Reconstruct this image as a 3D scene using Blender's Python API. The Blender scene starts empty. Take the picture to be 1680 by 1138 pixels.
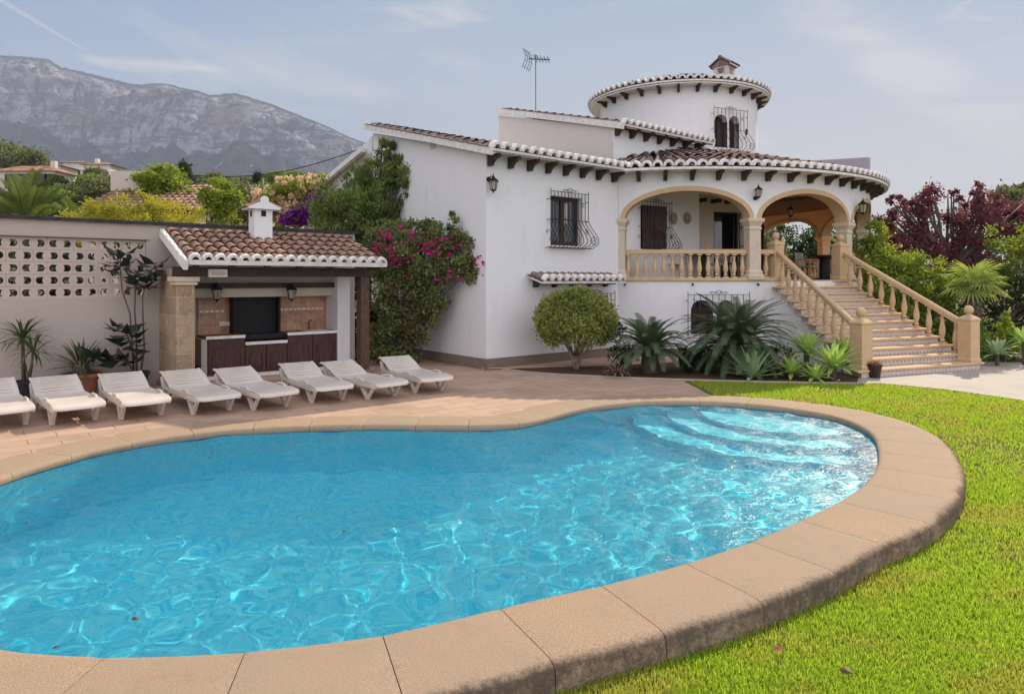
import bpy, bmesh, math, random
import numpy as np
from mathutils import Vector, Matrix, noise as mnoise
R = math.radians
SC = bpy.context.scene
COL = SC.collection
rng = np.random.default_rng(7)
random.seed(7)

# ---------------- camera, world, sun, exposure ----------------
CAM_Z = 1.9
cd = bpy.data.cameras.new("camera"); cam = bpy.data.objects.new("camera", cd); COL.objects.link(cam)
cam.location = (0, 0, CAM_Z); cam.rotation_euler = (R(90), 0, 0)
cd.sensor_width = 36; cd.lens = 24.0; cd.shift_y = -111/1680
cd.clip_start = 0.05; cd.clip_end = 20000
SC.camera = cam
SUN_AZ = 35.0; SUN_EL = 36.0       # azimuth measured clockwise from +Y
sx, sy, sz = math.sin(R(SUN_AZ))*math.cos(R(SUN_EL)), math.cos(R(SUN_AZ))*math.cos(R(SUN_EL)), math.sin(R(SUN_EL))
sd = bpy.data.lights.new("sun", 'SUN'); sd.energy = 4.6; sd.angle = R(0.6); sd.color = (1.0, 0.86, 0.68)
sun = bpy.data.objects.new("sun", sd); COL.objects.link(sun)
sun.rotation_euler = Vector((-sx, -sy, -sz)).to_track_quat('-Z', 'Y').to_euler()
sun.location = (20, 30, 40)
SC.view_settings.view_transform = 'Standard'; SC.view_settings.look = 'None'
SC.view_settings.exposure = 0.56; SC.view_settings.gamma = 1.0
SC.cycles.use_denoising = True
SC.cycles.max_bounces = 9; SC.cycles.transparent_max_bounces = 12; SC.cycles.volume_bounces = 0
SC.cycles.caustics_reflective = False
SC.cycles.sample_clamp_indirect = 6.0

world = bpy.data.worlds.new("World"); SC.world = world; world.use_nodes = True
wt = world.node_tree; wn = wt.nodes; wn.clear(); wl = wt.links
def wnode(t, **k):
    n = wn.new(t)
    for a, b in k.items(): setattr(n, a, b)
    return n
sky = wnode('ShaderNodeTexSky', sky_type='NISHITA', sun_disc=False)
sky.sun_elevation = R(SUN_EL); sky.sun_rotation = R(SUN_AZ)
sky.air_density = 1.0; sky.dust_density = 1.2; sky.ozone_density = 2.0
tc = wnode('ShaderNodeTexCoord')
def wmap(loc, rot, sc):
    m = wnode('ShaderNodeMapping'); m.inputs['Location'].default_value = loc
    m.inputs['Rotation'].default_value = rot; m.inputs['Scale'].default_value = sc
    wl.new(tc.outputs['Generated'], m.inputs['Vector']); return m.outputs[0]
def wmath(op, a, b=None, c=None):
    m = wnode('ShaderNodeMath', operation=op)
    for i, v in enumerate((a, b, c)):
        if v is None: continue
        if isinstance(v, (int, float)): m.inputs[i].default_value = v
        else: wl.new(v, m.inputs[i])
    return m.outputs[0]
def wramp(x, a, b):
    m = wnode('ShaderNodeMapRange', interpolation_type='SMOOTHSTEP')
    wl.new(x, m.inputs[0]); m.inputs[1].default_value = a; m.inputs[2].default_value = b
    return m.outputs[0]
n1 = wnode('ShaderNodeTexNoise'); n1.inputs['Scale'].default_value = 1.5; n1.inputs['Detail'].default_value = 8
n1.inputs['Roughness'].default_value = 0.55; n1.inputs['Distortion'].default_value = 0.6
wl.new(wmap((1.3, 0.2, 0.4), (0.25, 0.35, 0.3), (0.8, 1.6, 3.8)), n1.inputs['Vector'])
n2 = wnode('ShaderNodeTexNoise'); n2.inputs['Scale'].default_value = 3.2; n2.inputs['Detail'].default_value = 10
n2.inputs['Roughness'].default_value = 0.6; n2.inputs['Distortion'].default_value = 1.2
wl.new(wmap((4.2, 1.2, 0.1), (0.1, -0.5, 0.5), (0.7, 1.4, 5.0)), n2.inputs['Vector'])
cl = wmath('ADD', wmath('MULTIPLY', wramp(n1.outputs[0], 0.46, 0.68), 0.75), wmath('MULTIPLY', wramp(n2.outputs[0], 0.5, 0.68), 0.7))
wsep = wnode('ShaderNodeSeparateXYZ'); wl.new(tc.outputs['Generated'], wsep.inputs[0])
def sdot(v):
    m = wnode('ShaderNodeVectorMath', operation='DOT_PRODUCT'); wl.new(tc.outputs['Generated'], m.inputs[0]); m.inputs[1].default_value = v; return m.outputs['Value']
low = wramp(wsep.outputs[2], 0.42, 0.04)                              # pale air low over the horizon
low = wmath('MULTIPLY', low, wmath('ADD', wmath('MULTIPLY', wramp(sdot((0.45, 0.88, 0.1)), 0.7, 1.0), 0.75), 0.3))
cl = wmath('MAXIMUM', cl, low)
# contrail: a thin band round the great circle through two sky directions
def skydir(px, py):
    return Vector(((px-840)/1120, 1, (458-py)/1120)).normalized()
ca, cb = skydir(5, 3), skydir(192, 114)
cn = ca.cross(cb).normalized(); cm = (ca+cb).normalized(); ct = (cb-ca).normalized()
def wdot(v):
    m = wnode('ShaderNodeVectorMath', operation='DOT_PRODUCT'); wl.new(tc.outputs['Generated'], m.inputs[0])
    m.inputs[1].default_value = v; return m.outputs['Value']
band = wmath('ABSOLUTE', wdot(cn))
along = wmath('SUBTRACT', wdot(ct), cm.dot(ct))
half = (cb-ca).length/2
wid = wmath('MULTIPLY', wramp(along, half*1.1, -half), 0.0022)
trail = wmath('MULTIPLY', wmath('LESS_THAN', band, wmath('ADD', wid, 0.0004)), wmath('MULTIPLY', wramp(along, half*1.1, half*0.1), wmath('GREATER_THAN', wdot(cm), 0.9)))
# a long cirrus streak high on the right
sa, sb = skydir(1340, 0), skydir(1640, 205); sn_ = sa.cross(sb).normalized(); sm_ = (sa+sb).normalized()
streak = wmath('MULTIPLY', wramp(wmath('ABSOLUTE', wmath('ADD', wdot(sn_), wmath('MULTIPLY', wmath('SUBTRACT', n1.outputs[0], 0.5), 0.12))), 0.05, 0.0), wramp(wdot(sm_), 0.965, 0.999))
streak = wmath('MULTIPLY', streak, wramp(n2.outputs[0], 0.3, 0.65))
cl = wmath('MINIMUM', wmath('ADD', wmath('ADD', cl, wmath('MULTIPLY', streak, 0.75)), wmath('MULTIPLY', trail, 0.35)), 0.92)
cap = wnode('ShaderNodeMixRGB', blend_type='DARKEN'); cap.inputs[0].default_value = 1.0; wl.new(sky.outputs[0], cap.inputs[1]); cap.inputs[2].default_value = (2.85, 3.85, 4.95, 1)
mix = wnode('ShaderNodeMixRGB'); wl.new(cl, mix.inputs[0]); wl.new(cap.outputs[0], mix.inputs[1])
mix.inputs[2].default_value = (7.0, 6.6, 6.05, 1)
# unseen brighter sky added behind the camera to fill the shaded walls
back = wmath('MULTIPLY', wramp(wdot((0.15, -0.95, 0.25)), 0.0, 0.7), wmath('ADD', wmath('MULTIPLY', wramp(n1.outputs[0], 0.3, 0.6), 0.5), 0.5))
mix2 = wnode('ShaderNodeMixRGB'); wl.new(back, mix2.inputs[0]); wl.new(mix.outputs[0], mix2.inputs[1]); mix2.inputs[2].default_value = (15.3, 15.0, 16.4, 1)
# thin high haze evens out the blue towards the sun
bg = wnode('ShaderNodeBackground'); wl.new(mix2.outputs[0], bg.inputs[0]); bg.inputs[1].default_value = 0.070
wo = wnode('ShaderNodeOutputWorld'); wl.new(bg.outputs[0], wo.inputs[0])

# ---------------- projection helpers ----------------
def G(px, py, z=0.0):
    """point of the photograph's pixel on the horizontal plane z"""
    Y = (CAM_Z-z)*1120/(py-458); return Vector(((px-840)/1120*Y, Y, z))
def D(px, py, Y):
    return Vector(((px-840)/1120*Y, Y, CAM_Z+(458-py)/1120*Y))

# ---------------- object helpers ----------------
def tag(o, label=None, cat=None, group=None, kind=None):
    if label: o['label'] = label
    if cat: o['category'] = cat
    if group: o['group'] = group
    if kind: o['kind'] = kind
    return o
def empty(name, loc=(0, 0, 0), rz=0.0, label=None, cat=None, group=None):
    o = bpy.data.objects.new(name, None); COL.objects.link(o); o.location = loc; o.rotation_euler = (0, 0, rz)
    o.empty_display_size = 0.2
    return tag(o, label, cat, group)
def link(name, me, parent=None, loc=None, rot=None, scale=None):
    o = bpy.data.objects.new(name, me); COL.objects.link(o)
    if parent is not None: o.parent = parent
    if loc is not None: o.location = loc
    if rot is not None: o.rotation_euler = rot
    if scale is not None: o.scale = scale
    return o
CHILD = {}
def copy_tree(o, parent=None):
    kids = list(o.children)
    c = o.copy(); COL.objects.link(c); c.parent = parent
    for k in kids: copy_tree(k, c)
    return c

class MB:
    """collects geometry, builds ONE mesh object"""
    def __init__(s): s.v = []; s.f = []; s.m = []; s.mi = 0; s.T = None
    def add(s, vs, fs):
        o = len(s.v)
        if s.T is not None: vs = [tuple(s.T @ Vector(p)) for p in vs]
        s.v.extend([tuple(p) for p in vs]); s.f.extend([tuple(i+o for i in f) for f in fs]); s.m.extend([s.mi]*len(fs))
        return s
    def box(s, c, d, rz=0.0, taper=1.0):
        x, y, z = d[0]/2, d[1]/2, d[2]/2; cr, sr = math.cos(rz), math.sin(rz)
        vs = []
        for k, (a, b) in ((-1, (1, 1)), (1, (taper, taper))):
            for i, j in ((-1, -1), (1, -1), (1, 1), (-1, 1)):
                px, py = i*x*a, j*y*b
                vs.append((c[0]+px*cr-py*sr, c[1]+px*sr+py*cr, c[2]+k*z))
        return s.add(vs, [(0, 3, 2, 1), (4, 5, 6, 7), (0, 1, 5, 4), (1, 2, 6, 5), (2, 3, 7, 6), (3, 0, 4, 7)])
    def bar(s, a, b, w, h, up=(0, 0, 1)):
        a = Vector(a); b = Vector(b); t = (b-a).normalized(); r = t.cross(Vector(up))
        if r.length < 1e-4: r = t.cross(Vector((0, 1, 0)))
        r.normalize(); u = r.cross(t)
        vs = [p+r*i*w/2+u*j*h/2 for p in (a, b) for i, j in ((-1, -1), (1, -1), (1, 1), (-1, 1))]
        return s.add(vs, [(3, 2, 1, 0), (4, 5, 6, 7), (0, 1, 5, 4), (1, 2, 6, 5), (2, 3, 7, 6), (3, 0, 4, 7)])
    def tube(s, pts, rad, n=8, cap=True):
        pts = [Vector(p) for p in pts]; m = len(pts)
        if not hasattr(rad, '__len__'): rad = [rad]*m
        vs = []; fs = []; prev = None
        for i, p in enumerate(pts):
            t = (pts[min(i+1, m-1)]-pts[max(i-1, 0)])
            if t.length < 1e-7: t = Vector((0, 0, 1))
            t.normalize()
            if prev is None:
                r = t.cross(Vector((0, 0, 1)))
                if r.length < 1e-3: r = t.cross(Vector((1, 0, 0)))
            else:
                r = prev - t*prev.dot(t)
                if r.length < 1e-5: r = t.cross(Vector((0.3, 0.9, 0.1)))
            r.normalize(); prev = r; u = t.cross(r)
            for k in range(n):
                a = 2*math.pi*k/n; vs.append(p+(r*math.cos(a)+u*math.sin(a))*rad[i])
        for i in range(m-1):
            for k in range(n):
                fs.append((i*n+k, i*n+(k+1) % n, (i+1)*n+(k+1) % n, (i+1)*n+k))
        if cap: fs.append(tuple(range(n-1, -1, -1))); fs.append(tuple((m-1)*n+k for k in range(n)))
        return s.add(vs, fs)
    def lathe(s, prof, n=16, c=(0, 0, 0), cap=True):
        vs = []; fs = []
        for r, z in prof:
            for k in range(n):
                a = 2*math.pi*k/n; vs.append((c[0]+r*math.cos(a), c[1]+r*math.sin(a), c[2]+z))
        for i in range(len(prof)-1):
            for k in range(n):
                fs.append((i*n+k, i*n+(k+1) % n, (i+1)*n+(k+1) % n, (i+1)*n+k))
        if cap: fs.append(tuple(range(n-1, -1, -1))); fs.append(tuple((len(prof)-1)*n+k for k in range(n)))
        return s.add(vs, fs)
    def square_lathe(s, prof, c=(0, 0, 0), rz=0.0):
        vs = []; fs = []; cr, sr = math.cos(rz), math.sin(rz)
        for r, z in prof:
            for i, j in ((-1, -1), (1, -1), (1, 1), (-1, 1)):
                vs.append((c[0]+r*(i*cr-j*sr), c[1]+r*(i*sr+j*cr), c[2]+z))
        for i in range(len(prof)-1):
            for k in range(4):
                fs.append((i*4+k, i*4+(k+1) % 4, (i+1)*4+(k+1) % 4, (i+1)*4+k))
        fs.append((3, 2, 1, 0)); fs.append(tuple((len(prof)-1)*4+k for k in range(4)))
        return s.add(vs, fs)
    def sphere(s, c, r, nu=12, nv=8, sc=(1, 1, 1)):
        prof = []
        vs = []; fs = []
        for i in range(nv+1):
            th = math.pi*i/nv
            for k in range(nu):
                a = 2*math.pi*k/nu
                vs.append((c[0]+r*sc[0]*math.sin(th)*math.cos(a), c[1]+r*sc[1]*math.sin(th)*math.sin(a), c[2]-r*sc[2]*math.cos(th)))
        for i in range(nv):
            for k in range(nu):
                fs.append((i*nu+k, i*nu+(k+1) % nu, (i+1)*nu+(k+1) % nu, (i+1)*nu+k))
        return s.add(vs, fs)
    def prism(s, poly, z0, z1):
        """vertical prism over a ccw polygon (x,y)"""
        n = len(poly); z0s = z0 if hasattr(z0, '__len__') else [z0]*n; z1s = z1 if hasattr(z1, '__len__') else [z1]*n
        vs = [(p[0], p[1], z0s[i]) for i, p in enumerate(poly)]+[(p[0], p[1], z1s[i]) for i, p in enumerate(poly)]
        fs = [tuple(range(n-1, -1, -1)), tuple(range(n, 2*n))]+[(i, (i+1) % n, n+(i+1) % n, n+i) for i in range(n)]
        return s.add(vs, fs)
    def xprism(s, prof, x0, x1):
        """profile of (y,z) points swept along x"""
        n = len(prof)
        vs = [(x0, p[0], p[1]) for p in prof]+[(x1, p[0], p[1]) for p in prof]
        fs = [tuple(range(n)), tuple(range(2*n-1, n-1, -1))]+[(i, n+i, n+(i+1) % n, (i+1) % n) for i in range(n)]
        return s.add(vs, fs)
    def mesh(s, name, mats, smooth=False, fixn=True):
        me = bpy.data.meshes.new(name); me.from_pydata(s.v, [], s.f)
        if not isinstance(mats, (list, tuple)): mats = [mats]
        for m in mats: me.materials.append(m)
        if len(mats) > 1: me.polygons.foreach_set('material_index', s.m)
        if fixn:
            bm = bmesh.new(); bm.from_mesh(me); bmesh.ops.recalc_face_normals(bm, faces=bm.faces); bm.to_mesh(me); bm.free()
        if smooth:
            me.polygons.foreach_set('use_smooth', [True]*len(me.polygons))
            if smooth is not True:
                me.set_sharp_from_angle(angle=R(smooth))
        me.update(); return me
    def build(s, name, mats, parent=None, smooth=False, bevel=0.0, fixn=True):
        o = link(name, s.mesh(name, mats, smooth, fixn), parent)
        if bevel:
            b = o.modifiers.new('bevel', 'BEVEL'); b.width = bevel; b.segments = 2; b.limit_method = 'ANGLE'; b.angle_limit = R(40)
        return o

# ---------------- materials ----------------
MATS = {}
class NT:
    def __init__(s, name):
        s.mat = bpy.data.materials.new(name); s.mat.use_nodes = True; s.t = s.mat.node_tree; s.t.nodes.clear()
        s.out = s.t.nodes.new('ShaderNodeOutputMaterial')
    def n(s, t, **k):
        n = s.t.nodes.new(t)
        for a, b in k.items(): setattr(n, a, b)
        return n
    def put(s, sock, v):
        if isinstance(v, bpy.types.NodeSocket): s.t.links.new(v, sock)
        elif hasattr(v, '__len__') and len(v) == 3 and sock.type == 'RGBA': sock.default_value = (*v, 1)
        else: sock.default_value = v
    def coord(s, kind='Object', scale=(1, 1, 1), rot=(0, 0, 0), loc=(0, 0, 0)):
        c = s.n('ShaderNodeTexCoord'); m = s.n('ShaderNodeMapping')
        if kind == 'World':
            g = s.n('ShaderNodeNewGeometry'); s.t.links.new(g.outputs['Position'], m.inputs[0])
        else: s.t.links.new(c.outputs[kind], m.inputs[0])
        m.inputs['Scale'].default_value = scale; m.inputs['Rotation'].default_value = rot; m.inputs['Location'].default_value = loc
        return m.outputs[0]
    def noise(s, vec, scale, detail=4, rough=0.55, dist=0.0):
        n = s.n('ShaderNodeTexNoise'); s.t.links.new(vec, n.inputs['Vector'])
        n.inputs['Scale'].default_value = scale; n.inputs['Detail'].default_value = detail
        n.inputs['Roughness'].default_value = rough; n.inputs['Distortion'].default_value = dist
        return n.outputs[0]
    def voro(s, vec, scale, feature='F1', out='Distance', rand=1.0):
        n = s.n('ShaderNodeTexVoronoi', feature=feature); s.t.links.new(vec, n.inputs['Vector'])
        n.inputs['Scale'].default_value = scale; n.inputs['Randomness'].default_value = rand
        return n.outputs[out]
    def ramp(s, x, a, b, lo=0.0, hi=1.0, smooth=True):
        m = s.n('ShaderNodeMapRange', interpolation_type='SMOOTHSTEP' if smooth else 'LINEAR')
        s.put(m.inputs[0], x); m.inputs[1].default_value = a; m.inputs[2].default_value = b
        m.inputs[3].default_value = lo; m.inputs[4].default_value = hi; return m.outputs[0]
    def math(s, op, a, b=None):
        m = s.n('ShaderNodeMath', operation=op); s.put(m.inputs[0], a)
        if b is not None: s.put(m.inputs[1], b)
        return m.outputs[0]
    def mix(s, f, a, b, mode='MIX'):
        m = s.n('ShaderNodeMixRGB', blend_type=mode); s.put(m.inputs[0], f); s.put(m.inputs[1], a); s.put(m.inputs[2], b)
        return m.outputs[0]
    def bump(s, h, strength=0.3, dist=0.02):
        b = s.n('ShaderNodeBump'); b.inputs['Strength'].default_value = strength; b.inputs['Distance'].default_value = dist
        s.t.links.new(h, b.inputs['Height']); return b.outputs[0]
    def bsdf(s, color, rough=0.7, normal=None, metallic=0.0, spec=0.5, **k):
        p = s.n('ShaderNodeBsdfPrincipled'); s.put(p.inputs['Base Color'], color); s.put(p.inputs['Roughness'], rough)
        p.inputs['Metallic'].default_value = metallic; p.inputs['Specular IOR Level'].default_value = spec
        if normal is not None: s.t.links.new(normal, p.inputs['Normal'])
        for a, b in k.items(): s.put(p.inputs[a], b)
        return p.outputs[0]
    def done(s, sh, disp=None):
        s.t.links.new(sh, s.out.inputs['Surface']); return s.mat

def m_stucco(name, col, dirt=(0.45, 0.40, 0.33), amount=0.38, bump=0.45):
    t = NT(name); c = t.coord('World')
    big = t.noise(c, 0.9, 5, 0.6); st = t.noise(t.coord('World', scale=(3.5, 3.5, 0.45)), 1.6, 5, 0.6)
    f = t.math('MULTIPLY', t.ramp(st, 0.48, 0.8), t.ramp(big, 0.4, 0.7))
    col1 = t.mix(t.math('MULTIPLY', f, amount), col, dirt)
    col2 = t.mix(t.ramp(t.noise(c, 7, 3), 0.35, 0.7, 0, 0.08), col1, (col[0]*.82, col[1]*.82, col[2]*.84))
    h = t.math('ADD', t.noise(c, 38, 4, 0.6), t.math('MULTIPLY', t.noise(c, 7, 3), 0.8))
    return t.done(t.bsdf(col2, 0.88, t.bump(h, bump, 0.012), spec=0.2))
def m_plain(name, col, rough=0.6, var=0.15, scale=8, bump=0.15, metallic=0.0, spec=0.4, kind='Object'):
    t = NT(name); c = t.coord(kind)
    n = t.noise(c, scale, 4)
    dark = tuple(x*(1-var*1.6) for x in col); lite = tuple(min(1, x*(1+var)) for x in col)
    return t.done(t.bsdf(t.mix(t.ramp(n, 0.3, 0.7), dark, lite), rough, t.bump(t.noise(c, scale*6, 3), bump, 0.006), metallic=metallic, spec=spec))
def m_wood(name, col):
    t = NT(name); c = t.coord('Object', scale=(1, 1, 1)); w = t.noise(t.coord('Object', scale=(14, 14, 2.2)), 3, 5, 0.6, 0.4)
    return t.done(t.bsdf(t.mix(t.ramp(w, 0.3, 0.7), tuple(x*.55 for x in col), tuple(x*1.25 for x in col)), 0.6, t.bump(w, 0.35, 0.01), spec=0.35))
def m_stone(name, col, scale=9, dark=(0.30, 0.23, 0.16), spot=0.5, bump=0.5):
    t = NT(name); c = t.coord('World'); a = t.noise(c, 1.7, 5, 0.6); b = t.noise(c, scale, 6, 0.7); f = t.noise(c, 45, 3, 0.7)
    c1 = t.mix(t.math('MULTIPLY', t.ramp(a, 0.45, 0.75), spot), col, dark)
    c2 = t.mix(t.ramp(b, 0.35, 0.72, 0, 0.35), c1, tuple(x*.62 for x in col))
    c3 = t.mix(t.ramp(f, 0.3, 0.7, 0, 0.3), c2, tuple(min(1, x*1.25) for x in col))
    return t.done(t.bsdf(c3, 0.85, t.bump(t.math('ADD', b, t.math('MULTIPLY', f, 0.6)), bump, 0.012), spec=0.2))
def m_tile(name, c0=(0.37, 0.22, 0.155), c1=(0.24, 0.14, 0.10), c2=(0.46, 0.33, 0.25)):
    t = NT(name); g = t.n('ShaderNodeNewGeometry'); rnd = g.outputs['Random Per Island']; c = t.coord('World')
    r1 = t.mix(rnd, c0, c1); r2 = t.mix(t.ramp(t.noise(c, 5, 4), 0.45, 0.7, 0, 0.6), r1, c2)
    r3 = t.mix(t.ramp(t.noise(c, 23, 4, 0.7), 0.52, 0.7, 0, 0.65), r2, (0.09, 0.075, 0.06))
    return t.done(t.bsdf(r3, 0.8, t.bump(t.noise(c, 60, 3), 0.3, 0.006), spec=0.25))
def m_leaf(name, a, b, trans=0.45, rough=0.55, c=None, gloss=0.25):
    """a..b: colours per leaf, c: colour of whole clumps"""
    t = NT(name); g = t.n('ShaderNodeNewGeometry'); rnd = g.outputs['Random Per Island']; co = t.coord('World')
    col = t.mix(rnd, a, b)
    if c is not None: col = t.mix(t.ramp(t.noise(co, 1.6, 2), 0.45, 0.65, 0, 0.7), col, c)
    p = t.bsdf(col, rough, spec=gloss)
    tr = t.n('ShaderNodeBsdfTranslucent'); t.put(tr.inputs[0], t.mix(0.5, col, t.mix(1.0, col, (1.0, 1.0, 0.35), 'MULTIPLY')))
    ms = t.n('ShaderNodeMixShader'); ms.inputs[0].default_value = trans
    t.t.links.new(p, ms.inputs[1]); t.t.links.new(tr.outputs[0], ms.inputs[2])
    return t.done(ms.outputs[0])

M = {}
M['white'] = m_stucco('white_stucco', (0.74, 0.735, 0.73))
M['cream'] = m_stucco('cream_stucco', (0.55, 0.48, 0.40), amount=0.4)
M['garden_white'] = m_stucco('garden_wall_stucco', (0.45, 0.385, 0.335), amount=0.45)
M['orange'] = m_stucco('bounce_lit_stucco', (0.74, 0.52, 0.29))  # cream stucco with warm bounced sunlight put into its colour
M['beige_wall'] = m_stucco('beige_stucco', (0.64, 0.58, 0.53)); M['porch_wall'] = m_stucco('porch_stucco', (0.76, 0.70, 0.60))
M['tile'] = m_tile('clay_tile'); M['tile_grey'] = m_tile('weathered_tile', (0.27, 0.18, 0.145), (0.15, 0.115, 0.10), (0.38, 0.28, 0.24))
M['mortar'] = m_plain('white_mortar', (0.74, 0.71, 0.67), 0.85, 0.09, 9, 0.3)
M['corbel'] = m_wood('dark_stained_wood', (0.055, 0.032, 0.022))
M['post_wood'] = m_wood('brown_wood', (0.10, 0.055, 0.035))
M['cabinet'] = m_wood('cabinet_wood', (0.075, 0.034, 0.024))
M['sandstone'] = m_stone('cut_sandstone', (0.57, 0.405, 0.235), 7, (0.36, 0.27, 0.18), 0.4, 0.3)
M['sandstone2'] = m_stone('pale_sandstone', (0.60, 0.50, 0.39), 7, (0.3, 0.25, 0.2), 0.35, 0.25)
M['plinth'] = m_stone('plinth_stone', (0.22, 0.17, 0.13), 6, (0.1, 0.09, 0.085), 0.6, 0.6)
M['iron'] = m_plain('wrought_iron', (0.018, 0.018, 0.02), 0.5, 0.2, 10, 0.1, metallic=0.3)
M['plastic'] = m_plain('lounger_plastic', (0.62, 0.55, 0.48), 0.45, 0.06, 2, 0.0, spec=0.4)
M['black'] = m_plain('soot_black', (0.008, 0.008, 0.009), 0.7, 0.2)
M['dark_pot'] = m_plain('dark_pot_plastic', (0.02, 0.022, 0.026), 0.5, 0.2)
M['terracotta'] = m_plain('terracotta', (0.30, 0.12, 0.07), 0.8, 0.2, 6, 0.3)
M['soil'] = m_stone('soil', (0.085, 0.05, 0.032), 14, (0.04, 0.025, 0.018), 0.6, 1.0)
M['bark'] = m_wood('bark', (0.11, 0.085, 0.065)); M['pale_bark'] = m_wood('pale_bark', (0.26, 0.2, 0.16))
M['grey_metal'] = m_plain('grey_metal', (0.2, 0.2, 0.21), 0.4, 0.1, metallic=0.8)
M['plum_wall'] = m_stucco('lilac_grey_stucco', (0.40, 0.36, 0.40))
def mk_glass():
    t = NT('window_glass'); return t.done(t.bsdf((0.03, 0.032, 0.035), 0.06, spec=0.8))
M['glass'] = mk_glass()
def mk_lampglass():
    t = NT('lantern_glass'); return t.done(t.bsdf((0.55, 0.50, 0.38), 0.3, spec=0.6, **{'Transmission Weight': 0.5}))
M['lampglass'] = mk_lampglass()
# ================= SETTING: pool, ground, lawn, patio =================
ZW = -0.08
def catmull(pts, step=0.08):
    n = len(pts); out = []
    for i in range(n):
        p0, p1, p2, p3 = pts[i-1], pts[i], pts[(i+1) % n], pts[(i+2) % n]
        k = max(2, int((p2-p1).length/step))
        for j in range(k):
            t = j/k
            out.append(0.5*((2*p1)+(p2-p0)*t+(2*p0-5*p1+4*p2-p3)*t*t+(3*p1-p0-3*p2+p3)*t**3))
    return out
def smooth_loop(pts, it=8):
    for _ in range(it):
        pts = [(pts[i-1]+pts[i]*2+pts[(i+1) % len(pts)])/4 for i in range(len(pts))]
    return pts
def resample(pts, n):
    L = [0]
    for i in range(len(pts)): L.append(L[-1]+(pts[(i+1) % len(pts)]-pts[i]).length)
    out = []; j = 0
    for k in range(n):
        s = L[-1]*k/n
        while L[j+1] < s: j += 1
        t = (s-L[j])/max(1e-9, L[j+1]-L[j]); out.append(pts[j].lerp(pts[(j+1) % len(pts)], t))
    return out
far = [(30, 785), (80, 770), (150, 750), (250, 730), (350, 717), (450, 710), (575, 706), (700, 706.5), (800, 706.5), (860, 702), (890, 695), (940, 681), (990, 672), (1065, 666), (1140, 665.5), (1215, 669), (1290, 677), (1365, 690), (1405, 704), (1435, 725)]
near = [(1443, 750), (1435, 772), (1415, 795), (1365, 827), (1290, 861), (1230, 887), (1140, 917), (1040, 945), (940, 968), (840, 990), (650, 1035), (500, 1056), (350, 1070), (200, 1075), (100, 1071), (0, 1062)]
poolpts = [G(x, y, ZW).to_2d() for x, y in far]+[G(x, y, 0).to_2d() for x, y in near]
poolpts += [Vector(p) for p in ((-3.45, 3.85), (-4.15, 4.45), (-4.65, 5.15), (-4.88, 5.85))]
POOL = resample(smooth_loop(resample(catmull(poolpts), 400), 10), 304)
def area2(p): return sum(p[i-1].x*p[i].y-p[i].x*p[i-1].y for i in range(len(p)))/2
if area2(POOL) < 0: POOL.reverse()
NP = len(POOL)
def normals_out(pts):
    o = []
    for i in range(len(pts)):
        t = (pts[(i+1) % len(pts)]-pts[i-1]).normalized(); o.append(Vector((t.y, -t.x)))
    return o
PN = normals_out(POOL)
WF = [1+0.17*max(0.0, min(1.0, (PN[i].x-0.35)/0.5))*(1 if POOL[i].x > 2.5 else 0) for i in range(NP)]
for _ in range(12): WF = [(WF[i-1]+2*WF[i]+WF[(i+1) % NP])/4 for i in range(NP)]
def poff(d): return [POOL[i]+PN[i]*(d*WF[i] if d > 0.1 else d) for i in range(NP)]
OUT = poff(0.63)
def inside(x, y, poly):
    c = False; n = len(poly); j = n-1
    for i in range(n):
        a, b = poly[i], poly[j]
        if (a[1] > y) != (b[1] > y) and x < (b[0]-a[0])*(y-a[1])/(b[1]-a[1])+a[0]: c = not c
        j = i
    return c
def inside_np(X, Y, poly):
    c = np.zeros(X.shape, bool); n = len(poly); j = n-1
    for i in range(n):
        ax, ay = poly[i][0], poly[i][1]; bx, by = poly[j][0], poly[j][1]
        if ay != by:
            m = ((ay > Y) != (by > Y)) & (X < (bx-ax)*(Y-ay)/(by-ay)+ax); c ^= m
        j = i
    return c
def lawn_z(x, y):
    return -0.17+0.155*np.clip((y-6.0)/4.5, 0, 1)

pool = empty('swimming_pool', (0, 6, 0), 0, 'kidney shaped swimming pool with beige stone coping and blue tiled basin', 'swimming pool')
pool_off = Vector((0, -6, 0))
def pool_part(o): o.location = pool_off; return o
# coping stones: profile around the loop with open joints
def m_coping():
    t = NT('coping_stone'); c = t.coord('World')
    g = t.noise(c, 120, 3, 0.7); a = t.noise(c, 2.2, 5, 0.65); at = t.n('ShaderNodeAttribute'); at.attribute_name = 'wear'
    base = t.mix(t.ramp(g, 0.36, 0.64), (0.255, 0.17, 0.105), (0.50, 0.355, 0.235))
    base = t.mix(t.ramp(t.noise(c, 1.1, 3), 0.35, 0.7, 0, 0.3), base, (0.28, 0.21, 0.145))
    sl_ = t.n('ShaderNodeAttribute'); sl_.attribute_name = 'slab'; base = t.mix(t.ramp(sl_.outputs['Fac'], 0, 1, 0, 0.7, False), base, (0.33, 0.26, 0.185)); base = t.mix(t.ramp(t.noise(c, 5, 6, 0.75), 0.5, 0.75, 0, 0.4), base, (0.24, 0.18, 0.125))
    w = t.math('ADD', at.outputs['Fac'], t.math('MULTIPLY', t.math('SUBTRACT', a, 0.5), 0.9))
    w = t.math('ADD', w, t.math('MULTIPLY', t.math('SUBTRACT', t.noise(c, 26, 5, 0.8), 0.5), 0.9))
    col = t.mix(t.ramp(w, 0.52, 1.0, 0, 0.92), base, (0.085, 0.062, 0.045))
    return t.done(t.bsdf(col, 0.85, t.bump(t.math('ADD', g, t.noise(c, 30, 4)), 0.5, 0.006), spec=0.25))
M['coping'] = m_coping()
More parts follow.
